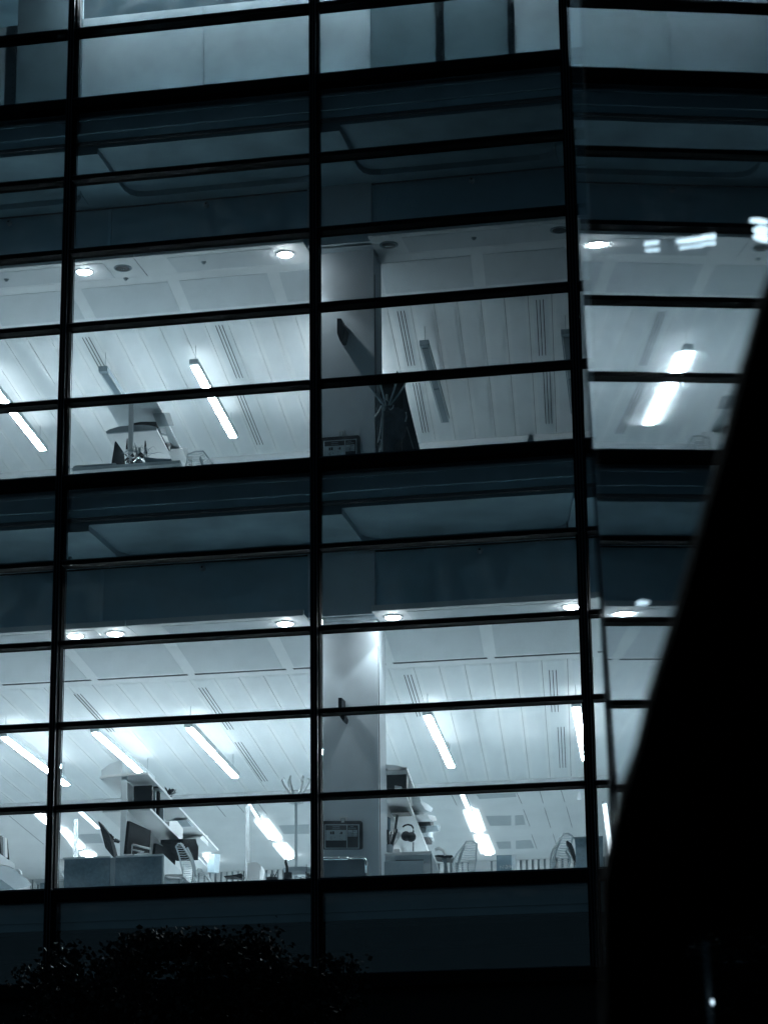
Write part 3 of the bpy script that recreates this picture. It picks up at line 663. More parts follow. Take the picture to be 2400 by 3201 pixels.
def socket(px, py, label):
    a = at(px, py, 2.24); t = thing('wall_socket', label, 'socket', a, 'wall boxes above the notice boards')
    MB().box((a.x, 2.235, a.z-.08), (a.x+.08, 2.259, a.z)).build('plate', 'white', t)
    MB().box((a.x+.014, 2.228, a.z-.075), (a.x+.066, 2.234, a.z-.02)).build('recess', 'grey', t)
    MB().box((a.x+.022, 2.223, a.z-.072), (a.x+.058, 2.227, a.z-.026)).build('cover', 'pale', t)
socket(1062, 2554, 'white wall socket above the lower notice board'); socket(1058, 1346, 'pale wall socket above the upper notice board')
ar = thing('armchair', 'dark armchair back with bright chrome top rail below the lower notice board', 'armchair', at(1060, 2760, 1.3))
M['mid2'] = mat('dark leather', (.05, .075, .095), .5, noise=.2, nscale=12)
MB().prism(rrect(d3, 60, 1165, 1212, 1950, 1.3, 90, 6), (0, .14, 0)).build('back', 'mid2', ar)
MB().tube([at(*d3(60, 1155), 1.29), at(*d3(400, 1150), 1.29), at(*d3(770, 1148), 1.29)], .022, 10).build('top_rail', 'chrome', ar, smooth=True)
MB().tube([at(*d3(785, 1150), 1.31), at(*d3(950, 1138), 1.31), at(*d3(1120, 1130), 1.31), at(*d3(1185, 1150), 1.31), at(*d3(1213, 1230), 1.31), at(*d3(1210, 1500), 1.31)], .015, 8).build('side_rail', 'chrome', ar, smooth=True)
a = at(*d3(60, 1900), 1.3); b = at(*d3(1212, 1900), 1.3)
MB().box((a.x, 1.45, F+.32), (b.x, 1.9, F+.45)).build('seat', 'mid2', ar)
for xx in (a.x+.02, b.x-.06):
    for yy in (1.35, 1.84): MB().box((xx, yy, F), (xx+.04, yy+.04, F+.319)).build('leg', 'chrome', ar)
# blade-shaped brackets on both columns
for (cr, pts, sh_, lab) in ((c6, ((322, 105), (358, 105), (358, 230), (390, 300), (388, 325), (372, 350), (330, 290), (322, 230)), .05, 'small dark wedge bracket on the lower column'),
                       (crop(950, 600, .5428), ((190, 727), (214, 727), (228, 770), (240, 780), (225, 850), (206, 855), (190, 812)), .05, 'dark wedge bracket casting a long shadow on the upper column')):
    o = MB().prism([at(*cr(*q), 2.06) for q in pts], (0, .198, 0)).build('wall_bracket', 'dark'); tag(o, lab, 'bracket', 'wedge brackets on the columns')

# ---- lower floor, right window
dc = thing('desk', 'white desk end with panelled cabinet right of the column, lower floor', 'desk', at(*d2(500, 1400), 2.6))
a, b = at(*d2(40, 1150), 2.6), at(*d2(985, 1110), 2.6)
MB().prism([a, b, b-Vector((0, 0, .035)), a-Vector((0, 0, .035))], DEP*5.5).build('top', 'white', dc)
a2, b2 = at(*d2(60, 1175), 2.62), at(*d2(970, 1150), 2.62)
MB().prism([a2, b2, Vector((b2.x, b2.y, F)), Vector((a2.x, a2.y, F))], DEP*.05).build('end_panel', 'pale', dc)
a3, b3 = at(*d2(60, 1300), 2.55), at(*d2(835, 1275), 2.55)
MB().prism([a3, b3, Vector((b3.x, b3.y, F)), Vector((a3.x, a3.y, F))], DEP*.05).build('cabinet_front', 'grey2', dc)
MB().prism([at(*d2(370, 1272), 2.615), at(*d2(850, 1262), 2.615), at(*d2(850, 1272), 2.615), at(*d2(370, 1282), 2.615)], (0, .004, 0)).build('handle_gap', 'dark', dc)
e = at(*d2(965, 1150), 2.62)
MB().prism([e, e+Vector((.02, 0, 0)), Vector((e.x+.02, e.y, F)), Vector((e.x, e.y, F))], DEP*5.4).build('side_panel', 'grey', dc)
gr = MB()
for i in range(16):
    x = 55+i*19; gr.tube([at(*d2(x, 1165-i*.5), 2.56), at(*d2(x-4, 1300-i*.5), 2.56)], .003, 4)
gr.tube([at(*d2(50, 1170), 2.56), at(*d2(350, 1158), 2.56)], .004, 4)
tag(gr.build('wire_basket', 'pale'), 'wire rack hanging at the desk end beside the column', 'wire rack')
shc = thing('shelf_unit', 'crowded pale shelf unit running back beside the column on the lower floor', 'shelf unit', at(*d2(140, 1100), 2.7))
a, b = at(*d2(45, 600), 2.7), at(*d2(135, 600), 2.7); zt2 = at(*c6(780, 870), 2.7).z
MB().prism([Vector((a.x, a.y, F)), Vector((b.x, b.y, F)), Vector((b.x, b.y, zt2)), Vector((a.x, a.y, zt2))], DEP*.04).build('end_post', 'pale', shc)
a, b = at(*c6(715, 815), 2.7), at(*c6(1020, 835), 2.7); zt3 = at(*c6(1030, 850), 2.7).z
tp = [at(*c6(x, y), 2.7) for x, y in ((715, 798), (810, 796), (900, 803), (980, 820), (1035, 850))]
MB().prism([Vector((p.x, p.y+(i*0), zt3)) for i, p in enumerate(tp)]+[Vector((p.x, p.y, zt3))+DEP*5.6 for p in tp[::-1]], (0, 0, .03)).build('top_shelf', 'white', shc)
MB().prism(tp+[Vector((tp[-1].x, 2.7, zt3)), Vector((tp[0].x, 2.7, zt3))], DEP*.03).build('curved_front', 'pale', shc)
a, b = at(*d2(140, 225), 2.75), at(*d2(560, 195), 2.75)
zsh = b.z
MB().prism([Vector((a.x, a.y, zsh)), Vector((b.x, b.y, zsh)), Vector((b.x, b.y, zsh+.04)), Vector((a.x, a.y, zsh+.04))], DEP*5.2).build('lower_shelf', 'white', shc)
sx = at(*d2(190, 600), 3.0).x
MB().prism([Vector((sx-.0, 3.0, F)), Vector((sx+.02, 3.0, F)), Vector((sx+.02, 3.0, zt3)), Vector((sx, 3.0, zt3))], DEP*5.2).build('spine_panel', 'white', shc)
tag(cut(c6, [(772, 870), (1030, 880), (1030, 1040), (772, 1045)], 3.0, .25).build('storage_crate', 'dark'), 'dark crate under the curved top shelf beside the column', 'crate')
tag(cut(c6, [(905, 1015), (975, 1025), (975, 1045), (905, 1045)], 2.8, .1).build('white_card', 'white'), 'white card leaning on the dark crate', 'card')
PS = Vector((b.x-.02, 0, 0))
def shelfitem(pts, m_, name, label, cat, dx=0, th=.22): on_edge(d2, pts, Vector((PS.x+dx+ .124*0, 2.75, 0)), th, name, m_, label, cat)
shelfitem([(570, 195), (600, 190), (640, 270), (650, 330), (700, 440), (690, 440), (620, 320)], 'black', 'binder', 'black binder first in the row on the right shelf', 'binder')
shelfitem([(605, 185), (730, 180), (730, 330), (640, 332)], 'white', 'paper_roll', 'pale round drum on the right shelf beside the black binder', 'drum', .02)
shelfitem([(735, 240), (770, 260), (770, 520), (735, 470)], 'grey', 'binder', 'slim grey binder behind the pale drum', 'binder')
shelfitem([(775, 280), (800, 290), (800, 560), (775, 530)], 'white', 'binder', 'slim white binder behind the grey one', 'binder')
shelfitem([(785, 180), (830, 260), (920, 300), (1010, 380), (980, 440), (880, 400), (800, 280)], 'pale', 'folded_cloth', 'pale heap of papers on the right shelf top', 'papers', .12)
shelfitem([(920, 480), (1050, 510), (1080, 580), (1030, 600), (950, 560)], 'white', 'paper_heap', 'white heap of papers further along the right shelf', 'papers', .18)
shelfitem([(955, 600), (1020, 600), (1020, 760), (1000, 740)], 'dark', 'binder', 'dark narrow binder at the far part of the right shelf', 'binder', .1)
shelfitem([(1075, 670), (1140, 670), (1130, 775), (1110, 770)], 'grey', 'tapered_cup', 'grey tapered cup at the far end of the right shelf', 'cup', .2)
shelfitem([(895, 690), (990, 680), (1010, 800), (1000, 880), (930, 860), (880, 800)], 'pale', 'desk_fan', 'pale round fan-like object low on the right shelf', 'fan', .05)
shelfitem([(900, 870), (960, 880), (1000, 940), (995, 1000), (960, 980)], 'dark', 'stapler', 'dark small box above the desk edge on the right shelf', 'box', .02)
shelfitem([(590, 430), (650, 500), (640, 510), (585, 440)], 'dark', 'label_strip', 'dark label strip on the shelf edge', 'label')
# headphones hanging, lamp arm, pen pot
hp = thing('headphones', 'dark headphones hanging below the right shelf', 'headphones', at(*d2(600, 750), 2.9))
MB().tube([at(*d2(x, y), 2.9) for x, y in ((490, 700), (520, 670), (580, 655), (640, 670), (670, 710), (675, 770), (665, 820))], .011, 8).build('headband', 'dark', hp, smooth=True)
for (cx_, cy_, sgn) in ((545, 855, 1), (635, 870, 1)):
    MB().ball(at(*d2(cx_, cy_), 2.9), .06, 10).build('ear_cup', 'dark', hp, smooth=True)
tag(MB().tube([at(*d2(x, y), 2.85) for x, y in ((393, 495), (372, 640), (345, 820), (325, 850))], [.018, .016, .018, .02], 8).build('lamp_arm', 'dark'), 'dark straight lamp arm leaning beside the headphones', 'lamp arm')
pp = thing('pen_pot', 'grey pot crammed with dark pens on the desk beside the column', 'pen pot', at(*d2(260, 1150), 2.75))
a, b = at(*d2(180, 1010), 2.75), at(*d2(330, 1010), 2.75); c_ = (a+b)/2; zb_ = at(*d2(250, 1140), 2.75).z
MB().lathe((c_.x, c_.y, zb_), [((b.x-a.x)*.42, 0), ((b.x-a.x)*.5, c_.z-zb_), ((b.x-a.x)*.44, c_.z-zb_), ((b.x-a.x)*.4, c_.z-zb_-.02)], 18).build('body', 'grey', pp)
rn = random.Random(2); mb = MB(); mw = MB()
for i in range(16):
    o_ = Vector((rn.uniform(-.05, .05), rn.uniform(-.03, .03), 0)); (mb if i % 4 else mw).tube([Vector((c_.x, c_.y, c_.z-.05))+o_*.5, Vector((c_.x, c_.y, c_.z+rn.uniform(.08, .22)))+o_*2.2], rn.uniform(.006, .016), 6)
mb.build('pens', 'dark', pp); mw.build('pens', 'white', pp)
tag(cut(d2, [(350, 770), (375, 765), (440, 800), (450, 820), (420, 915), (350, 860)], 2.95, .01).build('pinned_note', 'white'), 'white note pinned between the pen pot and the headphones', 'note')
tag(cut(d2, [(140, 340), (230, 520), (275, 540), (275, 800), (215, 850), (150, 730)], 3.05, .03).build('grey_poster', 'mid'), 'dark blue-grey poster on the panel beside the column', 'poster')
tag(cut(d2, [(330, 1090), (345, 1080), (435, 1075), (440, 1130), (335, 1135)], 2.72, .08).build('paper_cup', 'white'), 'small white cup on the desk right of the pen pot', 'cup')
tag(cut(d2, [(665, 960), (682, 960), (680, 1115), (662, 1115)], 2.9, .03).build('upright_file', 'dark'), 'thin dark upright file below the headphones', 'file')
stl = thing('stool', 'dark-seated stool behind the right desk edge', 'stool', at(*d2(1200, 1400), 3.4))
MB().prism([at(*d2(x, y), 3.4) for x, y in ((1035, 1190), (1100, 1178), (1230, 1185), (1340, 1185), (1360, 1200), (1320, 1235), (1180, 1225), (1060, 1212))], DEP*.4).build('seat', 'dark', stl)
MB().prism([at(*d2(x, y), 3.5) for x, y in ((1150, 1235), (1240, 1240), (1275, 1500), (1240, 1500), (1210, 1350))], DEP*.06).build('leg', 'grey', stl)
MB().tube([at(*d2(x, y), 3.4) for x, y in ((1045, 1090), (1120, 1070), (1190, 1110), (1230, 1190))], .02, 6).build('armrest', 'white', stl)
chair(c6(1640, 1600), F, F+1.12, math.radians(66), 'white ribbed-back chair near the middle of the right lower window')
sg = thing('room_sign', 'grey-blue room sign reading NW294 hanging in the right lower window', 'sign', at(1560, 2700, 6))
M['mid3'] = mat('sign blue grey', (.22, .32, .38), .7, noise=.05)
MB().prism([at(*d1(418, 310), 6), at(*d1(612, 305), 6), at(*d1(618, 520), 6), at(*d1(422, 525), 6)], (0, .04, 0)).build('panel', 'mid3', sg)
def text(s, p, size, m, parent, name='lettering'):
    cu = bpy.data.curves.new(name, 'FONT'); cu.body = s; cu.size = size; cu.extrude = .004
    tmp = bpy.data.objects.new('tmp', cu); C.objects.link(tmp); bpy.context.view_layer.update()
    me = bpy.data.meshes.new_from_object(tmp.evaluated_get(bpy.context.evaluated_depsgraph_get())); bpy.data.objects.remove(tmp)
    me.materials.clear(); me.materials.append(M[m]); o = bpy.data.objects.new(name, me); C.objects.link(o)
    o.matrix_world = Matrix.Translation(p) @ Matrix.Rotation(math.radians(90), 4, 'X')
    if parent:
        o.parent = parent; o.matrix_parent_inverse = parent.matrix_basis.inverted(); 
    return o
tp_ = at(*d1(462, 488), 5.985); tw = (at(*d1(608, 488), 5.985).x-tp_.x)
text('NW', tp_, tw*.46, 'pale', sg); text('294', tp_+Vector((tw*.50, 0, 0)), tw*.50, 'white', sg)
tag(cut(d1, [(612, 305), (665, 300), (668, 520), (618, 520)], 6.2, .08).build('partition_post', 'white'), 'white post right of the room sign', 'post')
tag(cut(d1, [(60, 380), (295, 375), (345, 515), (345, 540), (60, 540)], 6.4, .5).build('side_cabinet', 'white'), 'white low cabinet left of the room sign', 'cabinet')
chair(d1(1262, 35), F, F+1.15, math.radians(70), 'white-framed chair beside the tilted dark monitor at the right mullion')
t = thing('monitor', 'dark tilted oval-edged monitor beside the right mullion on the lower floor', 'monitor', at(*d1(1400, 300), 3), 'dark computer monitors')
cut(d1, [(1320, 130), (1340, 118), (1395, 160), (1425, 230), (1445, 320), (1445, 405), (1420, 370), (1345, 200)], 3.0, .25).build('screen', 'dark', t)
MB().tube([at(*d1(x, y), 3.05) for x, y in ((1345, 200), (1320, 260), (1360, 330), (1370, 400), (1350, 470))], .014, 6).build('monitor_arm', 'pale', t)
M['mid4'] = mat('pale blue fabric', (.24, .34, .40), .9, noise=.15, nscale=30)
s4 = thing('desk_screen', 'blue-grey fabric desk screen against the right mullion', 'desk screen', at(*d1(1500, 300), 2.6))
cut(d1, [(1432, 95), (1588, 88), (1800, 80), (1800, 600), (1450, 600), (1442, 200)], 2.6, .05).build('fabric_panel', 'mid4', s4)
cut(d1, [(1408, 75), (1588, 65), (1800, 58), (1800, 78), (1588, 86), (1432, 92)], 2.58, .08).build('top_rail', 'grey', s4)
tag(cut(c7, [(1112, 905), (1148, 905), (1150, 970), (1115, 972)], 12.9, .05).build('wall_plate', 'white'), 'small white plate on the far downstand beside the right mullion', 'plate')
tag(cut(d1, [(1170, 480), (1175, 410), (1195, 380), (1215, 400), (1240, 440), (1250, 500)], 3.4, .2).build('white_bag', 'white'), 'small white bag left of the chair at the right mullion', 'bag')

# ---- lower floor, far left window
sa = thing('shelf_unit', 'pale shelf with rounded end at the left edge, lower floor', 'shelf unit', at(20, 2740, 3.2))
pa = at(*d6(240, 1500), 3.2); 
MB().prism([at(*d6(-300, 1150), 3.2)+Vector((0, 0, 0)), side(*d6(0, 1310), pa), side(*d6(240, 1480), pa), side(*d6(320, 1540), pa), side(*d6(320, 1640), pa), side(*d6(200, 1580), pa), side(*d6(0, 1540), pa)][1:], (-.5, 0, 0)).build('upper_shelf', 'pale', sa)
MB().prism([side(*d6(0, 1560), pa), side(*d6(200, 1590), pa), side(*d6(430, 1730), pa), side(*d6(700, 1990), pa), side(*d6(330, 2090), pa), side(*d6(0, 1850), pa)], (-.3, 0, 0)).build('lower_shelf', 'grey2', sa)
for (pts, m_, lab) in (([(0, 920), (40, 915), (70, 1340), (30, 1300)], 'dark', 'dark binder at the left edge of the photo'), ([(62, 950), (100, 940), (110, 1370), (75, 1350)], 'grey', 'grey binder second from the left edge'),
                  ([(102, 960), (155, 985), (165, 1400), (112, 1370)], 'white', 'white binder third from the left edge'), ([(157, 985), (165, 1000), (205, 1440), (172, 1420)], 'black', 'thin black binder leaning at the end of the left shelf')):
    tag(MB().prism([side(*d6(*q), pa) for q in pts], (-.24, 0, 0)).build('binder', m_), lab, 'binder', 'binders on the left shelf')
tag(cut(d6, [(330, 1650), (400, 1640), (440, 1690), (450, 1750), (380, 1720)], 3.6, .1).build('desk_cup', 'pale'), 'small pale cup on the left shelf edge', 'cup')
pt = MB(); cpt = at(*d6(50, 1740), 3.4); rnd = random.Random(8)
for i in range(22):
    d = Vector((rnd.uniform(-1, 1), rnd.uniform(-.6, .6), rnd.uniform(-.3, .8))).normalized(); q = cpt+d*rnd.uniform(.03, .08); s_ = d.cross(Vector((0, 0, 1))).normalized()*.014; pt.prism([cpt, q-s_, q+d*.02, q+s_], (.002, .002, .002))
tag(pt.build('desk_plant', 'dark'), 'tiny dark plant low at the left edge of the photo', 'plant')

# ---- upper floor, left window
U = FL[1]
su = thing('shelf_unit', 'pale shelf unit with a curved nose on a tall post, upper floor', 'shelf unit', at(410, 1440, 2.3))
zt1 = at(*d7(400, 140), 2.3).z+.12
a, b = at(*d7(375, 500), 2.3), at(*d7(440, 500), 2.3)
MB().prism([Vector((a.x, a.y, U)), Vector((b.x, b.y, U)), Vector((b.x, b.y, zt1)), Vector((a.x, a.y, zt1))], DEP*.05).build('post', 'pale', su)
a, b = at(*d7(50, 180), 2.35), at(*d7(770, 110), 2.35); zz = b.z+.015
MB().prism([Vector((a.x, a.y, zz)), Vector((b.x, b.y, zz)), Vector((b.x, b.y, zz+.03)), Vector((a.x, a.y, zz+.03))], DEP*4.6).build('top_shelf', 'pale', su)
ns = [at(*d7(x, y), 2.33) for x, y in ((48, 548), (100, 515), (230, 475), (370, 460), (560, 450), (700, 462), (775, 480), (775, 520), (600, 535), (370, 548), (140, 568), (60, 572))]
MB().prism(ns, DEP*.04).build('curved_nose', 'grey', su)
zq = ns[8].z
MB().prism([Vector((ns[0].x, 2.37, zq)), Vector((ns[6].x, 2.37, zq)), Vector((ns[6].x, 2.37, zq+.025)), Vector((ns[0].x, 2.37, zq+.025))], DEP*3.6).build('lower_shelf', 'white', su)
tag(cut(d7, [(445, 425), (560, 405), (770, 403), (785, 450), (745, 470), (640, 450), (445, 448)], 2.6, .25).build('flat_box', 'dark'), 'flat dark box on the curved shelf of the upper floor', 'box')
PU = Vector((b.x+.0, 2.35, 0)); PUe = Vector((at(*d7(770, 110), 2.35).x, 2.35, 0))
on_edge(d7, [(885, 275), (970, 278), (1035, 465), (960, 462)], Vector((PUe.x+.05, 2.35, 0)), .15, 'cardboard_box', 'grey', 'grey patterned box on the upper-floor top shelf edge', 'box')
PN = Vector((ns[6].x, 2.35, 0))
on_edge(d7, [(825, 500), (905, 490), (915, 580), (850, 570)], PN, .15, 'trinket_box', 'grey', 'small grey clutter on the upper-floor lower shelf', 'clutter')
on_edge(d7, [(855, 600), (930, 610), (960, 700), (910, 700)], PN, .15, 'paper_roll', 'pale', 'pale roll on the upper-floor lower shelf', 'paper roll')
on_edge(d7, [(915, 715), (990, 715), (975, 830), (960, 810)], PN, .12, 'dark_cup', 'dark', 'dark tapered cup at the far end of the upper-floor lower shelf', 'cup')
on_edge(d7, [(1150, 790), (1235, 780), (1230, 905), (1305, 915), (1300, 1045), (1240, 1030)], Vector((PUe.x+.1, 2.35, 0)), .3, 'stacked_boxes', 'white', 'stepped white boxes at the foot of the upper-floor shelf unit', 'boxes')
dku = thing('desk', 'pale desk tops behind the sill of the upper left window', 'desk', at(400, 1480, 1.6))
za = at(*d7(590, 1030), 1.75).z-.02
MB().box((at(*d7(-400, 1040), 1.7).x, 1.6, za-.04), (at(*d7(1150, 1000), 1.7).x, 7, za), sk=SKX).build('top', 'white', dku)
for xx in (-1.0, .9): MB().box((xx, 1.7, U), (xx+.05, 1.75, za-.041)).build('leg', 'grey', dku)
ty = thing('paper_tray', 'shallow grey tray on the desk behind the upper left sill', 'tray', at(*d7(0, 1030), 1.7))
cut(d7, [(-430, 1055), (-380, 1035), (190, 1000), (245, 1085), (-380, 1110)], 1.72, .05).build('front', 'pale', ty)
cut(d7, [(-300, 1062), (-290, 1050), (140, 1020), (150, 1035)], 1.70, .01).build('slot', 'grey', ty)
for (pts, lab) in (([(180, 690), (200, 690), (310, 850), (330, 1080), (130, 1010)], 'large dark triangular sail-like leaf on the upper left desk'), ([(352, 650), (362, 645), (365, 800), (335, 800)], 'narrow dark spike left of the post on the upper floor'),
              ([(610, 680), (622, 676), (645, 870), (640, 910), (600, 800)], 'narrow dark spike right of the post on the upper floor')):
    tag(cut(d7, pts, 2.0, .02).build('paper_sail', 'dark'), lab, 'paper sail', 'dark pointed sails')
vs = thing('chrome_vase', 'shiny round vase of dark flowers on the upper left desk', 'vase', at(*d7(530, 1040), 1.9))
cv = at(*d7(535, 960), 1.9)
MB().lathe((cv.x, cv.y, za), [(.05, 0), (.075, .04), (.08, .09), (.06, .14), (.045, .16)], 24).build('body', 'chrome', vs, smooth=True)
rn = random.Random(11); mb = MB(); ml = MB()
for i in range(70):
    x, y = rn.uniform(300, 600), rn.uniform(870, 1030); q = at(*d7(x, y), 1.95+rn.uniform(-.05, .1)); s_ = rn.uniform(.012, .03)
    n_ = Vector((rn.uniform(-1, 1), rn.uniform(-1, 1), rn.uniform(-1, 1))).normalized(); t1 = n_.cross(Vector((0, 0, 1))).normalized()*s_; t2 = n_.cross(t1).normalized()*s_
    mb.prism([q-t1, q+t2, q+t1, q-t2], n_*.003)
mb.build('flowers', 'dark', vs)
for i in range(26):
    a_ = at(*d7(rn.uniform(480, 620), 930), 1.95); rr = rn.uniform(.12, .28); an = rn.uniform(-2.6, -.4)
    ml.tube([a_, a_+Vector((math.cos(an)*rr*.4, 0, -math.sin(an)*rr*.6)), a_+Vector((math.cos(an)*rr*.9, 0, -math.sin(an)*rr*.75)), a_+Vector((math.cos(an)*rr*1.25, 0, -math.sin(an)*rr*.5))], [.004, .004, .003, .0015], 4)
ml.build('grass_blades', 'grey', vs)
tag(cut(d7, [(600, 910), (780, 935), (990, 940), (980, 1000), (600, 1060)], 2.1, .3).build('dark_folder', 'mid'), 'dark low wing-shaped folder right of the vase', 'folder')
chair(d7(1400, 860), U, U+1.08, math.radians(-20), 'white ribbed-back chair top peeping above the upper left sill')
# ---- upper floor, right window: partition with hung coats
pr = thing('cupboard', 'tall dark cupboard end right of the column on the upper floor', 'cupboard', at(1260, 1430, 2.5))
pe = Vector((at(1262, 1250, 2.6).x, 2.6, 0))
zz = at(*d8(700, 90), 2.6).z
a = at(*d8(185, 600), 2.6); b = Vector((at(*d8(785, 200), 2.6).x, 2.6, 0))
MB().prism([Vector((a.x, 2.6, U)), Vector((b.x, 2.6, U)), Vector((b.x, 2.6, zz)), Vector((a.x, 2.6, zz))], DEP*.9).build('carcass', 'dark', pr)
zf = at(*d8(1100, 1410), 3.2).z
M['mid5'] = mat('dark blue panel', (.035, .052, .066), .7, noise=.15)
MB().prism([at(*d8(x, y), 2.59) for x, y in ((780, 128), (1115, 1500), (760, 1500), (760, 128))], DEP*.4).build('slanted_side', 'mid5', pr)
cu = at(*d8(440, 350), 2.25)
coat_stand(Vector((cu.x, cu.y, 0)), U, at(*d8(440, 120), 2.25).z-U-.02, 1.45, 'shiny coat stand with curved hooks beside the upper column')
ct = thing('coat', 'long dark coat hanging from the upper-floor coat stand', 'coat', at(*d8(450, 500), 2.2))
cut(d8, [(370, 450), (430, 430), (500, 560), (780, 620), (830, 700), (820, 900), (790, 1100), (730, 1220), (600, 1230), (590, 1500), (370, 1500), (370, 600)], 2.22, .16).build('body', 'coat', ct, bevel=.02)
cut(d8, [(300, 560), (350, 560), (365, 700), (360, 1100), (355, 1480), (300, 1480), (310, 1230), (255, 1320), (240, 1480), (225, 1480), (260, 1250), (250, 1000), (190, 850), (190, 800)], 2.18, .05).build('sleeve', 'coat', ct)
st_ = MB()
for pts in (((330, 560), (275, 690), (190, 800), (200, 870)), ((345, 570), (340, 800), (300, 1150), (260, 1300)), ((365, 560), (360, 900), (350, 1200), (345, 1480)), ((405, 520), (385, 600), (390, 660)), ((820, 690), (835, 780), (810, 880)), ((300, 1230), (330, 1260), (330, 1380), (300, 1480))):
    st_.tube([at(*d8(*p), 2.14) for p in pts], .010, 6)
st_.build('drawstring', 'pale', ct)
tag(MB().tube([at(*d8(840, 980), 2.45), at(*d8(970, 1420), 2.45)], .007, 6).build('white_cane', 'white'), 'thin white rod leaning right of the long dark coat', 'rod')
tag(cut(d8, [(620, 1350), (725, 1215), (735, 1500), (625, 1500)], 2.1, .1).build('dark_bag', 'dark'), 'dark bag standing below the long coat', 'bag')
tag(cut(crop(950, 600, .5428), [(1285, 1430), (1300, 1392), (1318, 1405), (1325, 1432)], 3.4, .05).build('desk_ornament', 'pale'), 'small pointed ornament on the sill of the upper right window', 'ornament')

# ------------------------------------------------------------------ tree in front of the lower wall
def tree(cx, cy, cz, rx, ry, rz, label, n, seed):
    rn = random.Random(seed); t = thing('tree', label, 'tree', (cx, cy, 0))
    tk = MB().tube([(cx, cy, 0), (cx+.05, cy, 1.2), (cx-.05, cy+.05, 2.4), (cx, cy, cz)], [.13, .10, .08, .03], 9)
    for i in range(14):
        a = rn.uniform(0, 6.28); z0 = rn.uniform(1.9, cz); r = rn.uniform(.5, .9)
        tk.tube([(cx, cy, z0), (cx+math.cos(a)*rx*r*.5, cy+math.sin(a)*ry*r*.5, z0+.35), (cx+math.cos(a)*rx*r, cy+math.sin(a)*ry*r, z0+.7)], [.04, .025, .008], 5)
    tk.build('trunk', 'bark', t)
    lf = MB(); cl = [(rn.uniform(-1, 1), rn.uniform(-1, 1), rn.uniform(-1, 1)) for _ in range(420)]; cl = [c for c in cl if .35 < sum(q*q for q in c) < 1][:150]
    for i in range(n):
        c = rn.choice(cl); s = .075
        p = Vector((cx+(c[0]+rn.gauss(0, s))*rx, cy+(c[1]+rn.gauss(0, s))*ry, cz+(c[2]+rn.gauss(0, s))*rz)); L_ = rn.uniform(.035, .075)
        d = Vector((rn.uniform(-1, 1), rn.uniform(-1, 1), rn.uniform(-.8, .5))).normalized(); sd = d.cross(Vector((rn.random(), rn.random(), rn.random()))).normalized()*L_*.38
        o = len(lf.v); lf.v += [tuple(p), tuple(p+d*L_*.5+sd), tuple(p+d*L_), tuple(p+d*L_*.5-sd)]; lf.f.append((o, o+1, o+2, o+3))
    me = bpy.data.meshes.new('crown'); me.from_pydata(lf.v, [], lf.f); me.update(); me.materials.append(M['leaf'])
    o = bpy.data.objects.new('crown', me); C.objects.link(o); o.parent = t; o.matrix_parent_inverse = t.matrix_basis.inverted()
pt_ = at(590, 3140, -3.5)
tree(pt_.x, pt_.y, pt_.z, 1.65, 1.2, .66, 'dark leafy tree in front of the wall below the lit lower windows', 26000, 4)

# ------------------------------------------------------------------ polished glass screen beside the viewer: it mirrors the office front
az, tl, hh = -.18164261, -.01597203, .5
nrm = Vector((-math.cos(az)*math.cos(tl), math.sin(az)*math.cos(tl), math.sin(tl)))
PC = EYE-nrm*hh
def onm(x, y):
    d = ray(x, y); return EYE+d*((PC-EYE).dot(nrm)/d.dot(nrm))
vert = Vector((0, 0, 1)); upv = (vert-nrm*vert.dot(nrm)).normalized(); fwv = nrm.cross(upv); fwv = fwv if fwv.y > 0 else -fwv
far = onm(1851, 1500); near = far-fwv*6.5
gs = thing('glass_screen', 'tall polished glass screen at the right mirroring the lit office windows', 'glass screen', (far.x, far.y, 0))
lo_, hi_ = (far-upv*(far.z-.02)), far+upv*3.2
MB().prism([far-upv*(far.z/upv.z-.02), near-upv*(near.z/upv.z-.02), near+upv*3.4, far+upv*3.4-Vector((0, 0, 0))], -nrm*.012).build('glass_pane', 'mirror', gs)
# dark lobby behind the screen
lb = thing('lobby', 'dark lobby behind the polished glass screen', 'lobby', (far.x+1, far.y, 0))
e0 = far-nrm*.02+fwv*.0; s_ = -nrm; s_ = Vector((s_.x, s_.y, 0)).normalized()
base = Vector((e0.x, e0.y, 0))
MB().prism([base, base+s_*3.5, base+s_*3.5+Vector((0, 0, 6)), base+Vector((0, 0, 6))], Vector((fwv.x, fwv.y, 0))*.1).build('end_wall', 'black', lb)
MB().prism([base+s_*3.5-fwv*7, base+s_*3.6-fwv*7, base+s_*3.6, base+s_*3.5], (0, 0, 6)).build('side_wall', 'black', lb)
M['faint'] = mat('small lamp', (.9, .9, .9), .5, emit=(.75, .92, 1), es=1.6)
k_ = 0
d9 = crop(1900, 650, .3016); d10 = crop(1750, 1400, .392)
def onw(cr, x, y, f): P = at(*cr(x, y), far.y); d = ray(*cr(x, y)); return EYE + d*f
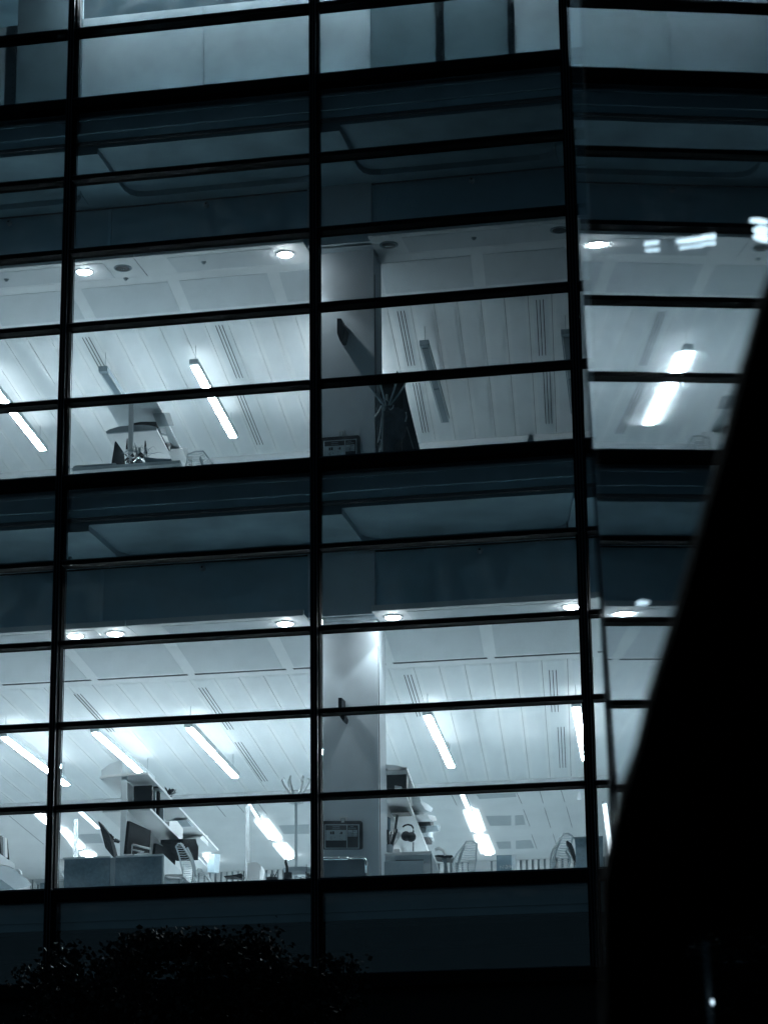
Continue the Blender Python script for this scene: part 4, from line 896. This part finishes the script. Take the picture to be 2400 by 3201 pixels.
for pts, lab in (((d9, [(380, 350), (525, 330), (530, 360), (385, 385)]), 'short bright lamp left of the upper pair in the glass screen'), ((d9, [(715, 325), (985, 285), (990, 330), (720, 360)]), 'long bright lamp in the middle of the glass screen'),
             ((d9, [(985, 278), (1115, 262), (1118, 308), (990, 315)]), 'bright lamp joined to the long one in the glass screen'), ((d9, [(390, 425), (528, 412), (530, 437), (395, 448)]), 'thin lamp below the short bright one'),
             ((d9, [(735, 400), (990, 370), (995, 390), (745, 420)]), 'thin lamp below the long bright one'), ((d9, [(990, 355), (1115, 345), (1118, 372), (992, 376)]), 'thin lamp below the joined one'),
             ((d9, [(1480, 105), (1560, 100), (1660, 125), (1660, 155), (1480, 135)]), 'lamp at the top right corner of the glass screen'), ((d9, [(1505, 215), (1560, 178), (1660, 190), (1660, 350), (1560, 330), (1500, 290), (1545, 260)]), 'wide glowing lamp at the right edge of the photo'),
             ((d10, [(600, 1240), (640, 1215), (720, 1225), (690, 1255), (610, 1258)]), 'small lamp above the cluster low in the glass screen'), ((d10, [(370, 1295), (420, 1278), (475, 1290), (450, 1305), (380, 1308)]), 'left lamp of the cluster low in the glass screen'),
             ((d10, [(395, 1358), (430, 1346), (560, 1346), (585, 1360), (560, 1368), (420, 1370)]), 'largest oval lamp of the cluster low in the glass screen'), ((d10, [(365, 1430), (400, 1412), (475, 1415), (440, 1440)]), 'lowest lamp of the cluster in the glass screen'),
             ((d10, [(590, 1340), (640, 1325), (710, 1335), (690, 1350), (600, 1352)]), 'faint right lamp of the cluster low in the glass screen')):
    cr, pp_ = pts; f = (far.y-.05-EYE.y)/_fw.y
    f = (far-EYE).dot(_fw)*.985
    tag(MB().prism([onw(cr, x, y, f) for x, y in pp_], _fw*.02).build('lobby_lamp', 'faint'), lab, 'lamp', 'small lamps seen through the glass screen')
# flat black slanted sheet close to the viewer, covering part of the glass screen
cy_ = 3.0
f = cy_
pp_ = [(2440, 800), (2385, 941), (2325, 1158), (2268, 1390), (2208, 1592), (2174, 1715), (2106, 1954), (2036, 2171), (1996, 2345), (1945, 2490), (1898, 2690), (1885, 2770), (1890, 3300), (2150, 3300), (2150, 2925), (2560, 2890), (2560, 600)]
cn = thing('occluder', 'black out-of-focus slanted sheet at the right', 'occluder', EYE+ray(2100, 2000)*f)
MB().prism([EYE+ray(x, y)*f for x, y in pp_], _fw*.05).build('edge', 'black', cn)
gd = 6.3
ps = thing('handrail_post', 'thin dim metal post with a small glowing ball for its gleam at the bottom right', 'post', EYE+ray(2230, 3201)*gd)
MB().tube([EYE+ray(2205, 2945)*gd, EYE+ray(2222, 3210)*gd, EYE+ray(2240, 3500)*gd], .010, 8).build('rod', 'pale', ps)
M['knob'] = mat('post gleam', (.9, .9, .9), .5, emit=LC, es=2.5)
MB().ball(EYE+ray(2226, 3134)*(gd*.99), .0035, 8, 2).build('lamp', 'knob', ps)  # glowing ball added for the gleam on the metal post
